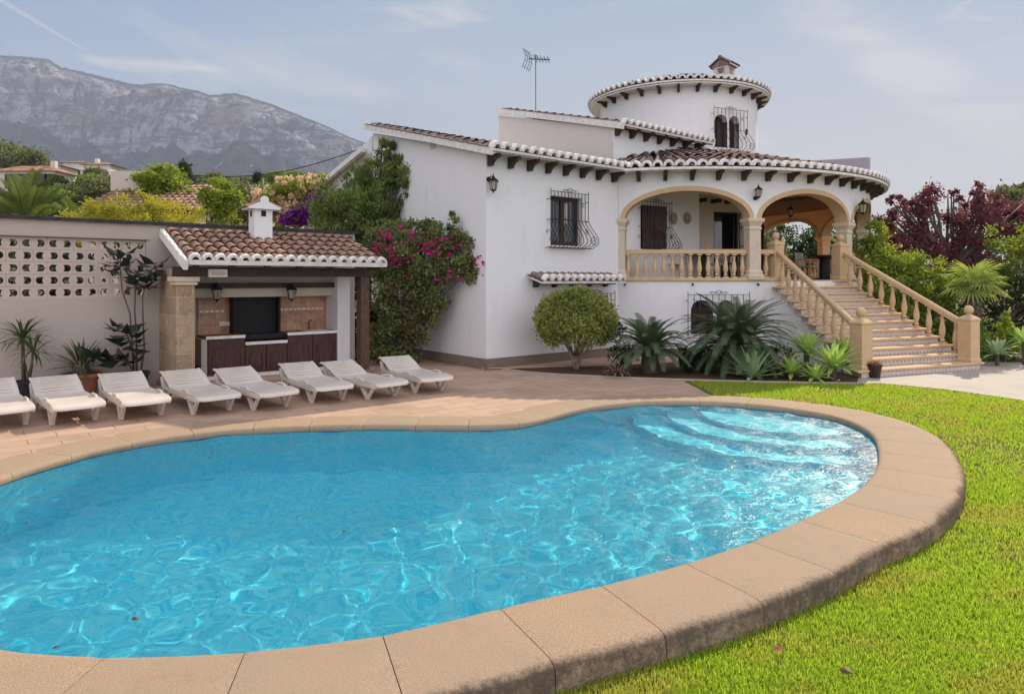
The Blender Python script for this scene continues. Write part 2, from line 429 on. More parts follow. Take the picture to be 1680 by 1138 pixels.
prof = [(0.02, ZW-0.06, .25), (0.0, ZW-0.0, .3), (-0.012, -0.052, .1), (-0.006, -0.022, 0), (0.012, -0.005, 0), (0.04, 0.0, 0), (0.2, 0.0, 0.0), (0.38, 0.0, 0.08), (0.5, 0.0, 0.3), (0.585, -0.002, 0.5), (0.622, -0.014, 0.75), (0.642, -0.038, 0.95), (0.648, -0.085, 0.85), (0.645, -0.3, 0.7)]
vs = []; fs = []; wear = []; slab = []
per = 8; joint = 0.0028
nseg = NP//per
for k in range(nseg):
    idx = list(range(k*per, k*per+per+1))
    rows = []
    for ii, i in enumerate(idx):
        p = POOL[i % NP]; n = PN[i % NP]; t = Vector((-n.y, n.x))
        sh = joint if ii == 0 else (-joint if ii == per else 0)
        p = p+t*sh
        pat = 1.0 if (p.y < 8.6 and p.x > -3) else max(0.0, 1.0-(p.y-8.6)/1.5) if p.x > 2 else 0.15
        row = []
        for d, z, w in prof:
            dz = -0.004 if ii in (0, per) else 0
            q = p+n*(d*WF[i % NP] if d > 0.1 else d); vs.append((q.x, q.y, z+dz)); wear.append(w*pat); slab.append((k*0.618+0.37*math.sin(k*9.1)) % 1.0); row.append(len(vs)-1)
        rows.append(row)
    for a, b in zip(rows, rows[1:]):
        for j in range(len(prof)-1): fs.append((a[j], b[j], b[j+1], a[j+1]))
    fs.append(tuple(rows[0])); fs.append(tuple(reversed(rows[-1])))
me = bpy.data.meshes.new('coping'); me.from_pydata(vs, [], fs); me.materials.append(M['coping'])
at = me.attributes.new('wear', 'FLOAT', 'POINT'); at.data.foreach_set('value', wear); a2_ = me.attributes.new('slab', 'FLOAT', 'POINT'); a2_.data.foreach_set('value', slab)
me.polygons.foreach_set('use_smooth', [True]*len(me.polygons)); me.set_sharp_from_angle(angle=R(50))
pool_part(link('coping', me, pool))
# grout below the joints
mb = MB(); a = poff(0.012); b = poff(0.61)
vs = [(p.x, p.y, -0.012) for p in a]+[(p.x, p.y, -0.03) for p in b]
mb.add(vs, [(i, (i+1) % NP, NP+(i+1) % NP, NP+i) for i in range(NP)])
pool_part(mb.build('grout', m_plain('grout', (0.09, 0.065, 0.045), 0.9, 0.3), pool))
# basin
def m_pooltile(name, a, b, line, sc):
    t = NT(name); c = t.coord('World'); v = t.n('ShaderNodeTexVoronoi', feature='F1', distance='CHEBYCHEV'); t.t.links.new(c, v.inputs['Vector'])
    v.inputs['Scale'].default_value = sc; v.inputs['Randomness'].default_value = 0.0
    s = t.n('ShaderNodeSeparateColor'); t.t.links.new(v.outputs['Color'], s.inputs[0])
    col = t.mix(s.outputs[0], a, b); col = t.mix(t.ramp(v.outputs['Distance'], 0.42, 0.48, 0, 0.5), col, line)
    return t.done(t.bsdf(col, 0.25, spec=0.5))
M['pool_tile'] = m_pooltile('pool_mosaic', (0.02, 0.68, 0.92), (0.16, 0.84, 0.97), (0.3, 0.86, 0.96), 22)
M['band_tile'] = m_pooltile('waterline_mosaic', (0.02, 0.06, 0.16), (0.05, 0.16, 0.30), (0.12, 0.2, 0.26), 26)
mb = MB(); vs = [(p.x, p.y, z) for z in (ZW+0.02, ZW-0.035) for p in POOL]
mb.add(vs, [(i, (i+1) % NP, NP+(i+1) % NP, NP+i) for i in range(NP)])
pool_part(mb.build('waterline_tiles', M['band_tile'], pool, smooth=True, fixn=False))
mb = MB(); vs = [(p.x, p.y, z) for z in (ZW-0.035, -2.45) for p in POOL]
mb.add(vs, [(i, (i+1) % NP, NP+(i+1) % NP, NP+i) for i in range(NP)])
pool_part(mb.build('basin_wall', M['pool_tile'], pool, smooth=True, fixn=False))
def depth(x, y):
    s = max(0.0, min(1.0, (3.6-x)/4.5)); s = s*s*(3-2*s)
    return -(0.95+0.95*s)
vs = []; fs = []; nx, ny = 60, 50
for j in range(ny+1):
    for i in range(nx+1):
        x = -5.2+9.6*i/nx; y = 3.2+8.0*j/ny; vs.append((x, y, depth(x, y)))
for j in range(ny):
    for i in range(nx): fs.append((j*(nx+1)+i, j*(nx+1)+i+1, (j+1)*(nx+1)+i+1, (j+1)*(nx+1)+i))
mb = MB(); mb.add(vs, fs); pool_part(mb.build('basin_floor', M['pool_tile'], pool, smooth=True, fixn=False))
scx, scy = 4.1, 10.2
for k, (r, z) in enumerate(((1.25, -0.30), (1.75, -0.52), (2.25, -0.76))):
    mb = MB(); poly = [(scx+r*math.cos(a), scy+r*math.sin(a)) for a in np.linspace(math.pi*0.9, math.pi*1.75, 40)]+[(scx+0.2, scy+0.6)]
    poly = [p for p in poly]
    mb.prism(poly, -1.6-k*0.01, z); pool_part(mb.build('pool_step', M['pool_tile'], pool))
# water: a really rippled surface, so that it bends light and sight as water does
def m_water():
    t = NT('pool_water')
    gl = t.n('ShaderNodeBsdfGlossy'); gl.inputs['Roughness'].default_value = 0.27
    c = t.coord('World', scale=(1, 1.3, 1), rot=(0, 0, 0.5)); nrm = t.bump(t.math('ADD', t.noise(c, 7, 4, 0.6, 0.5), t.math('MULTIPLY', t.noise(c, 22, 3, 0.6), 0.35)), 1.0, 0.02); t.t.links.new(nrm, gl.inputs['Normal'])
    rf = t.n('ShaderNodeBsdfRefraction'); rf.inputs['IOR'].default_value = 1.33; rf.inputs['Roughness'].default_value = 0.0; rf.inputs['Color'].default_value = (0.97, 1, 1, 1)
    fr = t.n('ShaderNodeFresnel'); fr.inputs['IOR'].default_value = 1.33; t.t.links.new(nrm, fr.inputs['Normal'])
    m2 = t.n('ShaderNodeMixShader'); t.put(m2.inputs[0], t.math('MULTIPLY', fr.outputs[0], 0.5)); t.t.links.new(rf.outputs[0], m2.inputs[1]); t.t.links.new(gl.outputs[0], m2.inputs[2])
    return t.done(m2.outputs[0])
M['water'] = m_water()
ww = poff(0.004); WS = 0.026
wx0, wx1 = min(p.x for p in ww)-.05, max(p.x for p in ww)+.05; wy0, wy1 = min(p.y for p in ww)-.05, max(p.y for p in ww)+.05
WX, WY = np.meshgrid(np.arange(wx0, wx1, WS), np.arange(wy0, wy1, WS))
wr = np.random.default_rng(3); Z = np.zeros_like(WX)
for k in range(80):
    lam = 0.15*(1.1/0.15)**wr.random(); th_ = wr.normal(0.6, 1.1); kk = 2*np.pi/lam
    amp = 0.00082*(lam/0.5)**0.95; ph = wr.random()*6.28
    wob = 0.35*np.sin(WX*1.1*wr.random()+WY*1.3*wr.random()+wr.random()*6)
    Z += amp*np.sin(kk*(WX*np.cos(th_)+WY*np.sin(th_))+ph+wob*3)
keep = inside_np(WX, WY, poff(0.03)[::2]); ny_w, nx_w = WX.shape
idx = np.arange(nx_w*ny_w).reshape(ny_w, nx_w)
kq = keep[:-1, :-1] | keep[1:, 1:] | keep[1:, :-1] | keep[:-1, 1:]
Q = np.stack([idx[:-1, :-1][kq], idx[:-1, 1:][kq], idx[1:, 1:][kq], idx[1:, :-1][kq]], 1)
used = np.unique(Q); rem = np.full(nx_w*ny_w, -1); rem[used] = np.arange(len(used)); Q = rem[Q]
Vw = np.stack([WX.ravel()[used], WY.ravel()[used], (ZW+Z).ravel()[used]], 1)
me = bpy.data.meshes.new('pool_water'); me.from_pydata(Vw.tolist(), [], Q.tolist()); me.materials.append(M['water']); me.polygons.foreach_set('use_smooth', [True]*len(me.polygons))
water = link('pool_water', me); tag(water, 'rippling clear blue water filling the kidney shaped pool', 'water', kind='structure')
water.cycles.is_caustics_caster = True
sd.cycles.is_caustics_light = True
for o in pool.children:
    if o.name.split('.')[0] in ('basin_wall', 'basin_floor', 'pool_step'): o.cycles.is_caustics_receiver = True

# ---- sheets with the pool cut out ----
def sheet(name, outer, z, mat, hole=None, zf=None):
    bm = bmesh.new()
    def loop(pts):
        v = [bm.verts.new((p[0], p[1], z)) for p in pts]
        return [bm.edges.new((v[i-1], v[i])) for i in range(len(v))]
    e = loop(outer)
    if hole: e += loop(hole)
    bmesh.ops.triangle_fill(bm, use_beauty=True, use_dissolve=False, edges=e)
    for f in bm.faces:
        if f.normal.z < 0: f.normal_flip()
    me = bpy.data.meshes.new(name); bm.to_mesh(me); bm.free(); me.materials.append(mat)
    return link(name, me)
HOLE = poff(0.3)[::3]
t = NT('dry_ground'); c = t.coord('World')
M['ground'] = t.done(t.bsdf(t.mix(t.ramp(t.noise(c, 0.05, 6), 0.4, 0.6), (0.10, 0.085, 0.05), (0.07, 0.09, 0.035)), 0.95, t.bump(t.noise(c, 3, 5), 0.5, 0.1), spec=0.1))
g = sheet('ground', [(-5600, -100), (5600, -100), (5600, 4950), (-5600, 4950)], -0.32, M['ground'], HOLE)
tag(g, kind='structure')
U = Vector((0.777, 0.629)); N2 = Vector((0.629, -0.777)); H = Vector((-0.55, 14.4)); TH = math.atan2(0.629, 0.777)
# patio paving
def m_paving(name, a, b, joint, size, rot, stain=0.5):
    t = NT(name); c = t.coord('World', rot=(0, 0, rot)); br = t.n('ShaderNodeTexBrick'); t.t.links.new(c, br.inputs['Vector'])
    br.inputs['Scale'].default_value = 1.0; br.inputs['Brick Width'].default_value = size[0]; br.inputs['Row Height'].default_value = size[1]
    br.inputs['Mortar Size'].default_value = 0.006; br.inputs['Color1'].default_value = (*a, 1); br.inputs['Color2'].default_value = (*b, 1)
    br.inputs['Mortar'].default_value = (*joint, 1); br.inputs['Bias'].default_value = 0.0
    w = t.coord('World'); s1 = t.noise(w, 0.8, 6, 0.65)
    col = t.mix(t.ramp(s1, 0.48, 0.66, 0, stain), br.outputs['Color'], tuple(x*.5 for x in a))
    col = t.mix(t.ramp(t.noise(w, 55, 3), 0.3, 0.7, 0, 0.25), col, tuple(min(1, x*1.3) for x in b))
    h = t.math('ADD', t.math('MULTIPLY', br.outputs['Fac'], -0.8), t.noise(w, 14, 4))
    return t.done(t.bsdf(col, 0.8, t.bump(h, 0.3, 0.01), spec=0.3))
M['patio'] = m_paving('patio_tile', (0.49, 0.335, 0.24), (0.41, 0.28, 0.20), (0.17, 0.115, 0.08), (0.62, 0.31), -TH, 0.55)
M['path'] = m_paving('pale_paving', (0.40, 0.36, 0.31), (0.37, 0.33, 0.285), (0.28, 0.24, 0.2), (1.2, 1.0), -0.4, 0.25)
patio_poly = [(-16, -2), (-5.2, -2), (-5.2, 2.2), (-2.0, 2.2), (-1.2, 3.0), (0, 4), (3.3, 7), (3.33, 10.4), (3.36, 12.5), (3.4, 13.5), (4.5, 24), (-16, 24)]
# keep the patio on the house side of the pool only
pp = [(-16, -2), (-4.9, -2), (-4.6, 2.4), (-3.0, 3.2)]
# follow the pool edge on its far side, under the coping
ho = poff(0.35)
left = min(range(NP), key=lambda i: (ho[i]-Vector((-3.4, 3.3))).length)
right = min(range(NP), key=lambda i: (ho[i]-Vector((3.3, 10.95))).length)
i = left; seq = []
while i != right:
    seq.append(ho[i]); i = (i-1) % NP
pp = [(-16, -2), (-4.6, -2), (-3.7, 2.9)]+[tuple(p) for p in seq[::3]]+[(3.3, 10.96), (3.25, 11.4), (3.2, 13.2), (3.5, 24), (-16, 24)]
o = sheet('patio', pp, -0.004, M['patio']); tag(o, kind='structure')
# soil bed
curb = [G(x, y, 0.0).to_2d() for x, y in ((790, 606), (822, 605), (862, 611.5), (915, 615.5), (960, 617.5), (1030, 621), (1100, 623.5), (1184, 626), (1260, 628), (1330, 629), (1405, 630))]
bedpoly = [tuple(p) for p in curb]+[(7.1, 13.9), (7.2, 18), (3, 20), (-0.3, 15.2)]
o = sheet('flower_bed', bedpoly, 0.012, M['soil']); tag(o, kind='structure')
mb = MB(); cp = [Vector((p.x, p.y, 0)) for p in curb]
mb.tube([p+Vector((0, 0, 0.005)) for p in cp], 0.032, 8)
o = mb.build('kerb', m_stone('kerb_stone', (0.33, 0.27, 0.21), 8), None, smooth=True); tag(o, kind='structure')
# low paved strip between bed and house
o = sheet('house_path', [(-0.6, 14.3), (2.2, 14.9), (4.4, 15.8), (7.0, 15.6), (7.0, 20), (2, 19), (-0.6, 14.9)], 0.018, M['patio']); tag(o, kind='structure')
# pale path at the stairs
path_poly = [G(x, y).to_2d() for x, y in ((1400, 630), (1440, 628.5), (1480, 632), (1560, 640), (1680, 657))]
path_poly = [tuple(p) for p in path_poly]+[(10.6, 9.4), (22, 7.0), (26, 15.5), (11.5, 15.6), (9.9, 15.9), (6.6, 15.9), (6.6, 13.2)]
o = sheet('path', path_poly, 0.004, M['path']); tag(o, kind='structure')
# lawn base
t = NT('lawn_soil'); c = t.coord('World')
M['lawn'] = t.done(t.bsdf(t.mix(t.ramp(t.noise(c, 9, 5), 0.35, 0.65), (0.10, 0.13, 0.03), (0.15, 0.11, 0.055)), 0.95, t.bump(t.noise(c, 60, 3), 0.8, 0.02), spec=0.1))
mb = MB(); vs = []; idx = {}; fs = []
OUTI = poff(0.5)[::2]
def lawn_ok(x, y):
    return not inside(x, y, OUTI)
gx0, gx1, gy0, gy1, gs = -5.0, 20.0, -1.0, 13.4, 0.2
NXg = int((gx1-gx0)/gs); NYg = int((gy1-gy0)/gs)
for j in range(NYg):
    for i in range(NXg):
        x = gx0+i*gs; y = gy0+j*gs; cxm, cym = x+gs/2, y+gs/2
        if inside(cxm, cym, OUTI): continue
        if cym > 8.5 and cxm < 3.28: continue
        if cxm < -3.6: continue
        f = []
        for dx, dy in ((0, 0), (1, 0), (1, 1), (0, 1)):
            k = (i+dx, j+dy)
            if k not in idx:
                xx = gx0+k[0]*gs; yy = gy0+k[1]*gs; idx[k] = len(vs)
                vs.append((xx, yy, float(lawn_z(xx, yy))+0.008*mnoise.noise(Vector((xx*2, yy*2, 0)))-0.006))
            f.append(idx[k])
        fs.append(tuple(f))
mb.add(vs, fs); o = mb.build('lawn', M['lawn'], None, smooth=True, fixn=False); tag(o, kind='structure')
# grass blades
def in_lawn(X, Y):
    ok = ~inside_np(X, Y, poff(0.615)[::2])
    ok &= ~((Y > 8.5) & (X < 3.33)); ok &= ~inside_np(X, Y, path_poly); ok &= ~inside_np(X, Y, bedpoly)
    ok &= (X > -3.6)
    u = 840+1120*X/np.maximum(Y, .1); v = 458+1120*(1.9-lawn_z(X, Y))/np.maximum(Y, .1)
    ok &= (u > -60) & (u < 1740) & (v < 1210)
    return ok
def grass():
    NB = 500000
    # density falls with distance
    Y = 2.9+(12.9-2.9)*rng.random(NB)**1.75; X = (rng.random(NB)*1.9-0.55)*Y*0.78
    wn_ = np.array([mnoise.fractal(Vector((x*0.9, y*0.9, 7)), 1, 2, 3) for x, y in zip(X, Y)]); worn = np.exp(-(((X-5.6)/1.2)**2+((Y-8.0)/0.9)**2))*0.9+np.clip(wn_*1.1-0.15, 0, .55)
    k = in_lawn(X, Y) & (rng.random(NB) > worn*0.75); X = X[k]; Y = Y[k]; n = len(X)
    z0 = lawn_z(X, Y)-0.01
    patch = np.array([mnoise.noise(Vector((x*1.3, y*1.3, 3))) for x, y in zip(X[::1], Y[::1])])
    h = (0.026+0.030*rng.random(n))*(1+0.25*patch)*(1+0.02*Y); w = (0.0021+0.00040*Y)*(0.7+0.6*rng.random(n))
    a = rng.random(n)*2*np.pi; lean = rng.random(n)*0.75; la = rng.random(n)*2*np.pi
    dx = np.cos(a)*w; dy = np.sin(a)*w
    mx = np.cos(la)*lean*h*0.35; my = np.sin(la)*lean*h*0.35
    tx = np.cos(la)*lean*h; ty = np.sin(la)*lean*h; 
    V = np.empty((n, 5, 3), np.float32)
    V[:, 0] = np.stack([X-dx, Y-dy, z0], 1); V[:, 1] = np.stack([X+dx, Y+dy, z0], 1)
    V[:, 2] = np.stack([X+dx*.8+mx, Y+dy*.8+my, z0+h*.6], 1); V[:, 3] = np.stack([X-dx*.8+mx, Y-dy*.8+my, z0+h*.6], 1)
    V[:, 4] = np.stack([X+tx, Y+ty, z0+h*(1-0.3*lean)], 1)
    base = np.arange(n)[:, None]*5
    loops = np.concatenate([base+np.array([0, 1, 2, 3]), base+np.array([3, 2, 4])], 1).astype(np.int32)
    me = bpy.data.meshes.new('grass'); me.vertices.add(n*5); me.vertices.foreach_set('co', V.ravel())
    me.loops.add(n*7); me.loops.foreach_set('vertex_index', loops.ravel())
    me.polygons.add(n*2); st = np.stack([np.arange(n)*7, np.arange(n)*7+4], 1).ravel().astype(np.int32)
    me.polygons.foreach_set('loop_start', st); me.update(calc_edges=True)
    M['grass'] = m_leaf('grass_blade', (0.48, 0.62, 0.07), (0.33, 0.49, 0.05), 0.62, 0.6, (0.50, 0.47, 0.12), 0.2)
    me.materials.append(M['grass']); return tag(link('grass', me), 'short bright green grass blades covering the lawn', 'grass', kind='stuff')
grass()
# ================= VILLA =================
# villa frame: x along the front wall, y into the house, origin at the near corner
M['orange'] = m_stucco('bounce_lit_stucco', (0.90, 0.60, 0.33))  # stronger glow of bounced sun painted into the inner porch stucco
M['room'] = m_plain('room_shade', (0.05, 0.045, 0.04), 0.8)  # near-black colour stands in for the shade behind the porch door
villa = empty('villa', (H.x, H.y, 0), TH, 'large white stucco villa with round tower, arched porch and clay tile roofs', 'villa')
O2 = (9.6, 3.29); RN = 6.4; T2 = (12.68, 4.78); RT = 2.9
CAPZ = 3.39; FLZ = 1.884; EAVE = 4.5; SL = 0.262
ANG = [-149, -119, -89, -59, -29, 1, 31]
def loc2world(x, y): return Vector((H.x+U.x*x-U.y*y, H.y+U.y*x+U.x*y))
def pol(c, r, deg, z=None):
    a = R(deg); p = (c[0]+r*math.cos(a), c[1]+r*math.sin(a))
    return p if z is None else (p[0], p[1], z)
def wall_holes(mb, x0, x1, z0, z1, y0, y1, holes):
    """straight wall between y0 (front) and y1 with rectangular holes (xa,xb,za,zb)"""
    xs = sorted({x0, x1, *[h[0] for h in holes], *[h[1] for h in holes]}); zs = sorted({z0, z1, *[h[2] for h in holes], *[h[3] for h in holes]})
    def solid(i, j):
        if i < 0 or j < 0 or i >= len(xs)-1 or j >= len(zs)-1: return False
        cx = (xs[i]+xs[i+1])/2; cz = (zs[j]+zs[j+1])/2
        return not any(h[0] < cx < h[1] and h[2] < cz < h[3] for h in holes)
    for i in range(len(xs)-1):
        for j in range(len(zs)-1):
            if not solid(i, j): continue
            a, b, c, d = xs[i], xs[i+1], zs[j], zs[j+1]
            mb.add([(a, y0, c), (b, y0, c), (b, y0, d), (a, y0, d)], [(0, 1, 2, 3)])
            mb.add([(a, y1, c), (b, y1, c), (b, y1, d), (a, y1, d)], [(3, 2, 1, 0)])
            if not solid(i-1, j): mb.add([(a, y0, c), (a, y1, c), (a, y1, d), (a, y0, d)], [(3, 2, 1, 0)])
            if not solid(i+1, j): mb.add([(b, y0, c), (b, y1, c), (b, y1, d), (b, y0, d)], [(0, 1, 2, 3)])
            if not solid(i, j-1): mb.add([(a, y0, c), (b, y0, c), (b, y1, c), (a, y1, c)], [(3, 2, 1, 0)])
            if not solid(i, j+1): mb.add([(a, y0, d), (b, y0, d), (b, y1, d), (a, y1, d)], [(0, 1, 2, 3)])
def band(mb, c, phis, zlo, zhi, ro, ri, ends=True):
    n = len(phis); vs = []; fs = []
    for i, p in enumerate(phis):
        zl = zlo[i] if hasattr(zlo, '__len__') else zlo; zh = zhi[i] if hasattr(zhi, '__len__') else zhi
        vs += [pol(c, ro, p, zl), pol(c, ro, p, zh), pol(c, ri, p, zh), pol(c, ri, p, zl)]
    for i in range(n-1):
        a = i*4; b = a+4
        fs += [(a, b, b+1, a+1), (a+1, b+1, b+2, a+2), (a+2, b+2, b+3, a+3), (a+3, b+3, b, a)]
    if ends: fs += [(0, 1, 2, 3), ((n-1)*4+3, (n-1)*4+2, (n-1)*4+1, (n-1)*4)]
    mb.add(vs, fs)
W1 = (1.834, 2.85, 2.68, 3.81); W2 = (4.95, 5.97, 2.68, 3.81); W3 = (2.7, 3.75, 0.45, 1.5)
mb = MB(); wall_holes(mb, 0.3, 7.44, 0, EAVE+0.1, 0, 0.3, [W1, W2, W3]); mb.build('front_wall', M['white'], villa)
mb = MB(); mb.xprism([(0, 0), (9.5, 0), (9.5, 4.35), (5.05, 5.35), (5.049, 5.82), (0, EAVE+0.07)][::-1], 0, 0.3)
mb.build('gable_wall', M['white'], villa)
mb = MB(); mb.box((3.9, 5.2, 2.2), (7.0, 8.2, 4.4)); mb.build('inner_wall', M['cream'], villa)
# plinth
mb = MB(); mb.box((2.06, -0.02, 0.11), (4.16, 0.045, 0.22)); mb.box((-0.02, 4.7, 0.11), (0.045, 9.45, 0.22))
phs = np.linspace(-149, -112, 14); band(mb, O2, phs, 0, 0.215, RN+0.022, RN-0.05)
mb.build('plinth', M['plinth'], villa)
# door wall inside the porch (turned away from the front wall)
P0 = Vector((7.44, 1.69)); P1 = Vector((11.14, 0.5)); dwl = (P1-P0).length; dwa = math.atan2(P1.y-P0.y, P1.x-P0.x)
mb = MB(); mb.T = Matrix.Translation((P0.x, P0.y, 0)) @ Matrix.Rotation(dwa, 4, 'Z')
wall_holes(mb, 0, dwl, FLZ-0.3, EAVE-0.05, 0, 0.25, [(2.25, 3.2, FLZ, 4.0)])
mb.T = None; mb.box((7.32, 0.97, 3.1), (0.24, 1.3, 2.6)); 
a = P1; b = Vector((13.6, 2.4)); mb.prism([(a.x, a.y), (b.x, b.y), (b.x-0.1, b.y+0.2), (a.x-0.1, a.y+0.25)], FLZ-0.3, EAVE-0.05)
mb.build('porch_wall', M['porch_wall'], villa)
# door with its half open leaf
mb = MB(); mb.T = Matrix.Translation((P0.x, P0.y, 0)) @ Matrix.Rotation(dwa, 4, 'Z')
mb.box((2.28, 0.1, 2.94), (0.06, 0.1, 2.11)); mb.box((3.17, 0.1, 2.94), (0.06, 0.1, 2.11)); mb.box((2.725, 0.1, 3.97), (0.95, 0.1, 0.06))
door = mb.build('door', M['iron'], villa)
mb = MB(); mb.T = Matrix.Translation((P0.x, P0.y, 0)) @ Matrix.Rotation(dwa, 4, 'Z')
mb.box((2.5, 0.2, 2.93), (0.42, 0.012, 2.0)); mb.build('pane', M['glass'], door)
mb = MB(); mb.T = Matrix.Translation((P0.x+math.cos(dwa)*3.2, P0.y+math.sin(dwa)*3.2, 0)) @ Matrix.Rotation(dwa-R(12), 4, 'Z')
for x in (0.0, 0.17, 0.34): mb.box((x, -0.06, 2.93), (0.022, 0.03, 2.05))
for z in (1.93, 2.4, 2.95, 3.5, 3.94): mb.box((0.17, -0.06, z), (0.36, 0.03, 0.02))
mb.box((0.3, -0.075, 2.85), (0.12, 0.03, 0.3)); mb.build('security_gate', M['iron'], door)
mb = MB(); mb.box((10.6, 1.75, 2.95), (3.2, 0.05, 2.4), dwa); mb.box((12.0, 1.2, 2.95), (0.05, 0.9, 2.4)); mb.build('room_shade_panel', M['room'], door)
# terrace: lower curved wall with the arched double window
def arch_prof(ph, c0, hw, zs, rise):
    return [zs+rise*math.sqrt(max(0, 1-((p-c0)/hw)**2)) for p in ph]
lo = MB(); openw = [(-131.0, 2.35), (-125.7, 2.0)]
def addsolid(a, b, n): band(lo, O2, np.linspace(a, b, n), 0, FLZ-0.03, RN, RN-0.3, False)
addsolid(-149.8, openw[0][0]-openw[0][1], 12)
for c0, hw in openw:
    ph = np.linspace(c0-hw, c0+hw, 13)
    band(lo, O2, ph, arch_prof(ph, c0, hw, 1.17, 0.22), FLZ-0.03, RN, RN-0.3); band(lo, O2, ph, 0, 0.55, RN, RN-0.3)
addsolid(openw[0][0]+openw[0][1], openw[1][0]-openw[1][1], 3)
addsolid(openw[1][0]+openw[1][1], 31, 90)
lo.build('terrace_wall', M['white'], villa, smooth=30)
mb = MB(); mb.prism([pol(O2, RN-0.02, a) for a in np.linspace(-160, 40, 80)], FLZ-0.06, FLZ); mb.build('terrace_floor', m_paving('terrace_tile', (0.50, 0.28, 0.16), (0.44, 0.24, 0.14), (0.3, 0.2, 0.14), (0.3, 0.3), 0.3, 0.1), villa)
mb = MB(); band(mb, O2, np.linspace(-148.5, -111.6, 30), FLZ-0.03, FLZ+0.05, RN+0.04, RN-0.27)
band(mb, O2, np.linspace(-93.2, 30, 60), FLZ-0.03, FLZ+0.05, RN+0.04, RN-0.27)
mb.build('terrace_curb', M['sandstone'], villa, smooth=30, bevel=0.01)
# arches
A0 = 1.55/6.25*180/math.pi
archw = MB(); inner = MB(); trims = MB()
hwc = math.degrees(0.155/6.25)
for i in range(len(ANG)-1):
    a, b = ANG[i], ANG[i+1]; c0 = (a+b)/2; hs = (b-a)/2-hwc; ho_ = hs+math.degrees(0.115/6.25); rise = 0.66
    ph = np.concatenate([[a], c0+ho_*np.sin(np.linspace(-math.pi/2, math.pi/2, 41)), [b]]); ph = np.unique(np.clip(ph, a, b))
    z = [max(CAPZ, v) for v in arch_prof(ph, c0, ho_, CAPZ, rise+0.115)]
    band(archw, O2, ph, z, EAVE+0.07, RN, RN-0.15, False)
    band(inner, O2, ph, z, EAVE+0.02, RN-0.15, RN-0.3, False)
    th = np.linspace(-math.pi/2, math.pi/2, 49); vs = []; fs = []
    for tt in th:
        p1 = c0+hs*math.sin(tt); z1 = CAPZ+rise*math.cos(tt); p2 = c0+ho_*math.sin(tt); z2 = CAPZ+(rise+0.115)*math.cos(tt)
        vs += [pol(O2, RN+0.025, p1, z1), pol(O2, RN+0.025, p2, z2+0.002), pol(O2, RN-0.325, p2, z2+0.002), pol(O2, RN-0.325, p1, z1)]
    for k in range(48):
        q = k*4; w = q+4; fs += [(q, w, w+1, q+1), (q+1, w+1, w+2, q+2), (q+2, w+2, w+3, q+3), (q+3, w+3, w, q)]
    m = MB(); m.add(vs, fs); m.build('arch', M['sandstone'], villa, smooth=40)
archw.build('arcade_wall', M['white'], villa, smooth=30)
inner.build('arcade_inner_wall', M['orange'], villa, smooth=30)
CPROF = [(0.215, 0.0), (0.215, 0.10), (0.185, 0.14), (0.185, 0.20), (0.155, 0.24), (0.152, 0.3), (0.148, 1.22), (0.165, 1.24), (0.165, 1.27), (0.152, 1.29), (0.152, 1.33), (0.185, 1.39), (0.20, 1.42), (0.215, 1.43), (0.215, 1.506)]
for i, a in enumerate(ANG):
    m = MB(); p = pol(O2, RN-0.15, a); m.square_lathe(CPROF, (p[0], p[1], FLZ+(0.0)), R(a)); m.build('column', M['sandstone2'] if i < 4 else M['orange'], villa, bevel=0.006)  # rear columns carry the bounced sun glow in their colour
# balusters
BPROF = [(0.058, 0), (0.058, 0.035), (0.04, 0.05), (0.052, 0.075), (0.03, 0.1), (0.042, 0.13), (0.06, 0.2), (0.062, 0.25), (0.05, 0.33), (0.034, 0.42), (0.028, 0.47), (0.042, 0.49), (0.03, 0.51), (0.036, 0.535), (0.055, 0.55), (0.055, 0.585)]
_b = MB(); _b.lathe(BPROF[2:14], 14); _b.square_lathe(BPROF[:2]); _b.square_lathe(BPROF[14:]); BME = _b.mesh('baluster', M['sandstone'], smooth=40)
def balustrade(a, b, n):
    mb = MB(); ph = np.linspace(a, b, max(3, int(abs(b-a)))); band(mb, O2, ph, 2.52, 2.61, RN-0.09, RN-0.22)
    band(mb, O2, ph, 2.61, 2.635, RN-0.11, RN-0.2); rail = mb.build('balustrade', M['sandstone'], villa, smooth=40, bevel=0.012)
    for k in range(n):
        p = pol(O2, RN-0.15, a+(b-a)*(k+0.5)/n); link('baluster', BME, rail, (p[0], p[1], FLZ+0.05), (0, 0, R(a+(b-a)*(k+0.5)/n)))
balustrade(-148, -120.4, 14); balustrade(-117.6, -113.6, 1); balustrade(-87.6, -60.4, 13); balustrade(-57.6, -30.4, 13); balustrade(-27.6, -0.4, 12)
# ceilings
mb = MB(); mb.prism([pol(O2, RN-0.31, a) for a in np.linspace(-150, 31, 60)], 4.44, 4.5); mb.build('porch_ceiling', M['white'], villa)
mb = MB()
for k in range(26):
    y = -2.75+k*0.25; hx = math.sqrt(max(0.05, 6.08**2-(y-O2[1])**2)); x0 = 11.35; x1 = O2[0]+hx-0.05
    x0 = max(x0, O2[0]-hx+0.1)
    if x1-x0 > 0.3: mb.box(((x0+x1)/2, y, 4.38), (x1-x0, 0.13, 0.12))
mb.build('ceiling_beams', m_wood('ceiling_wood', (0.24, 0.12, 0.075)), villa)
mb = MB()
for k in range(4): mb.box((8.9+k*0.5, 0.95-k*.16, 4.3), (0.09, 0.4, 0.12), dwa)
mb.build('ceiling_corbels', M['corbel'], villa)
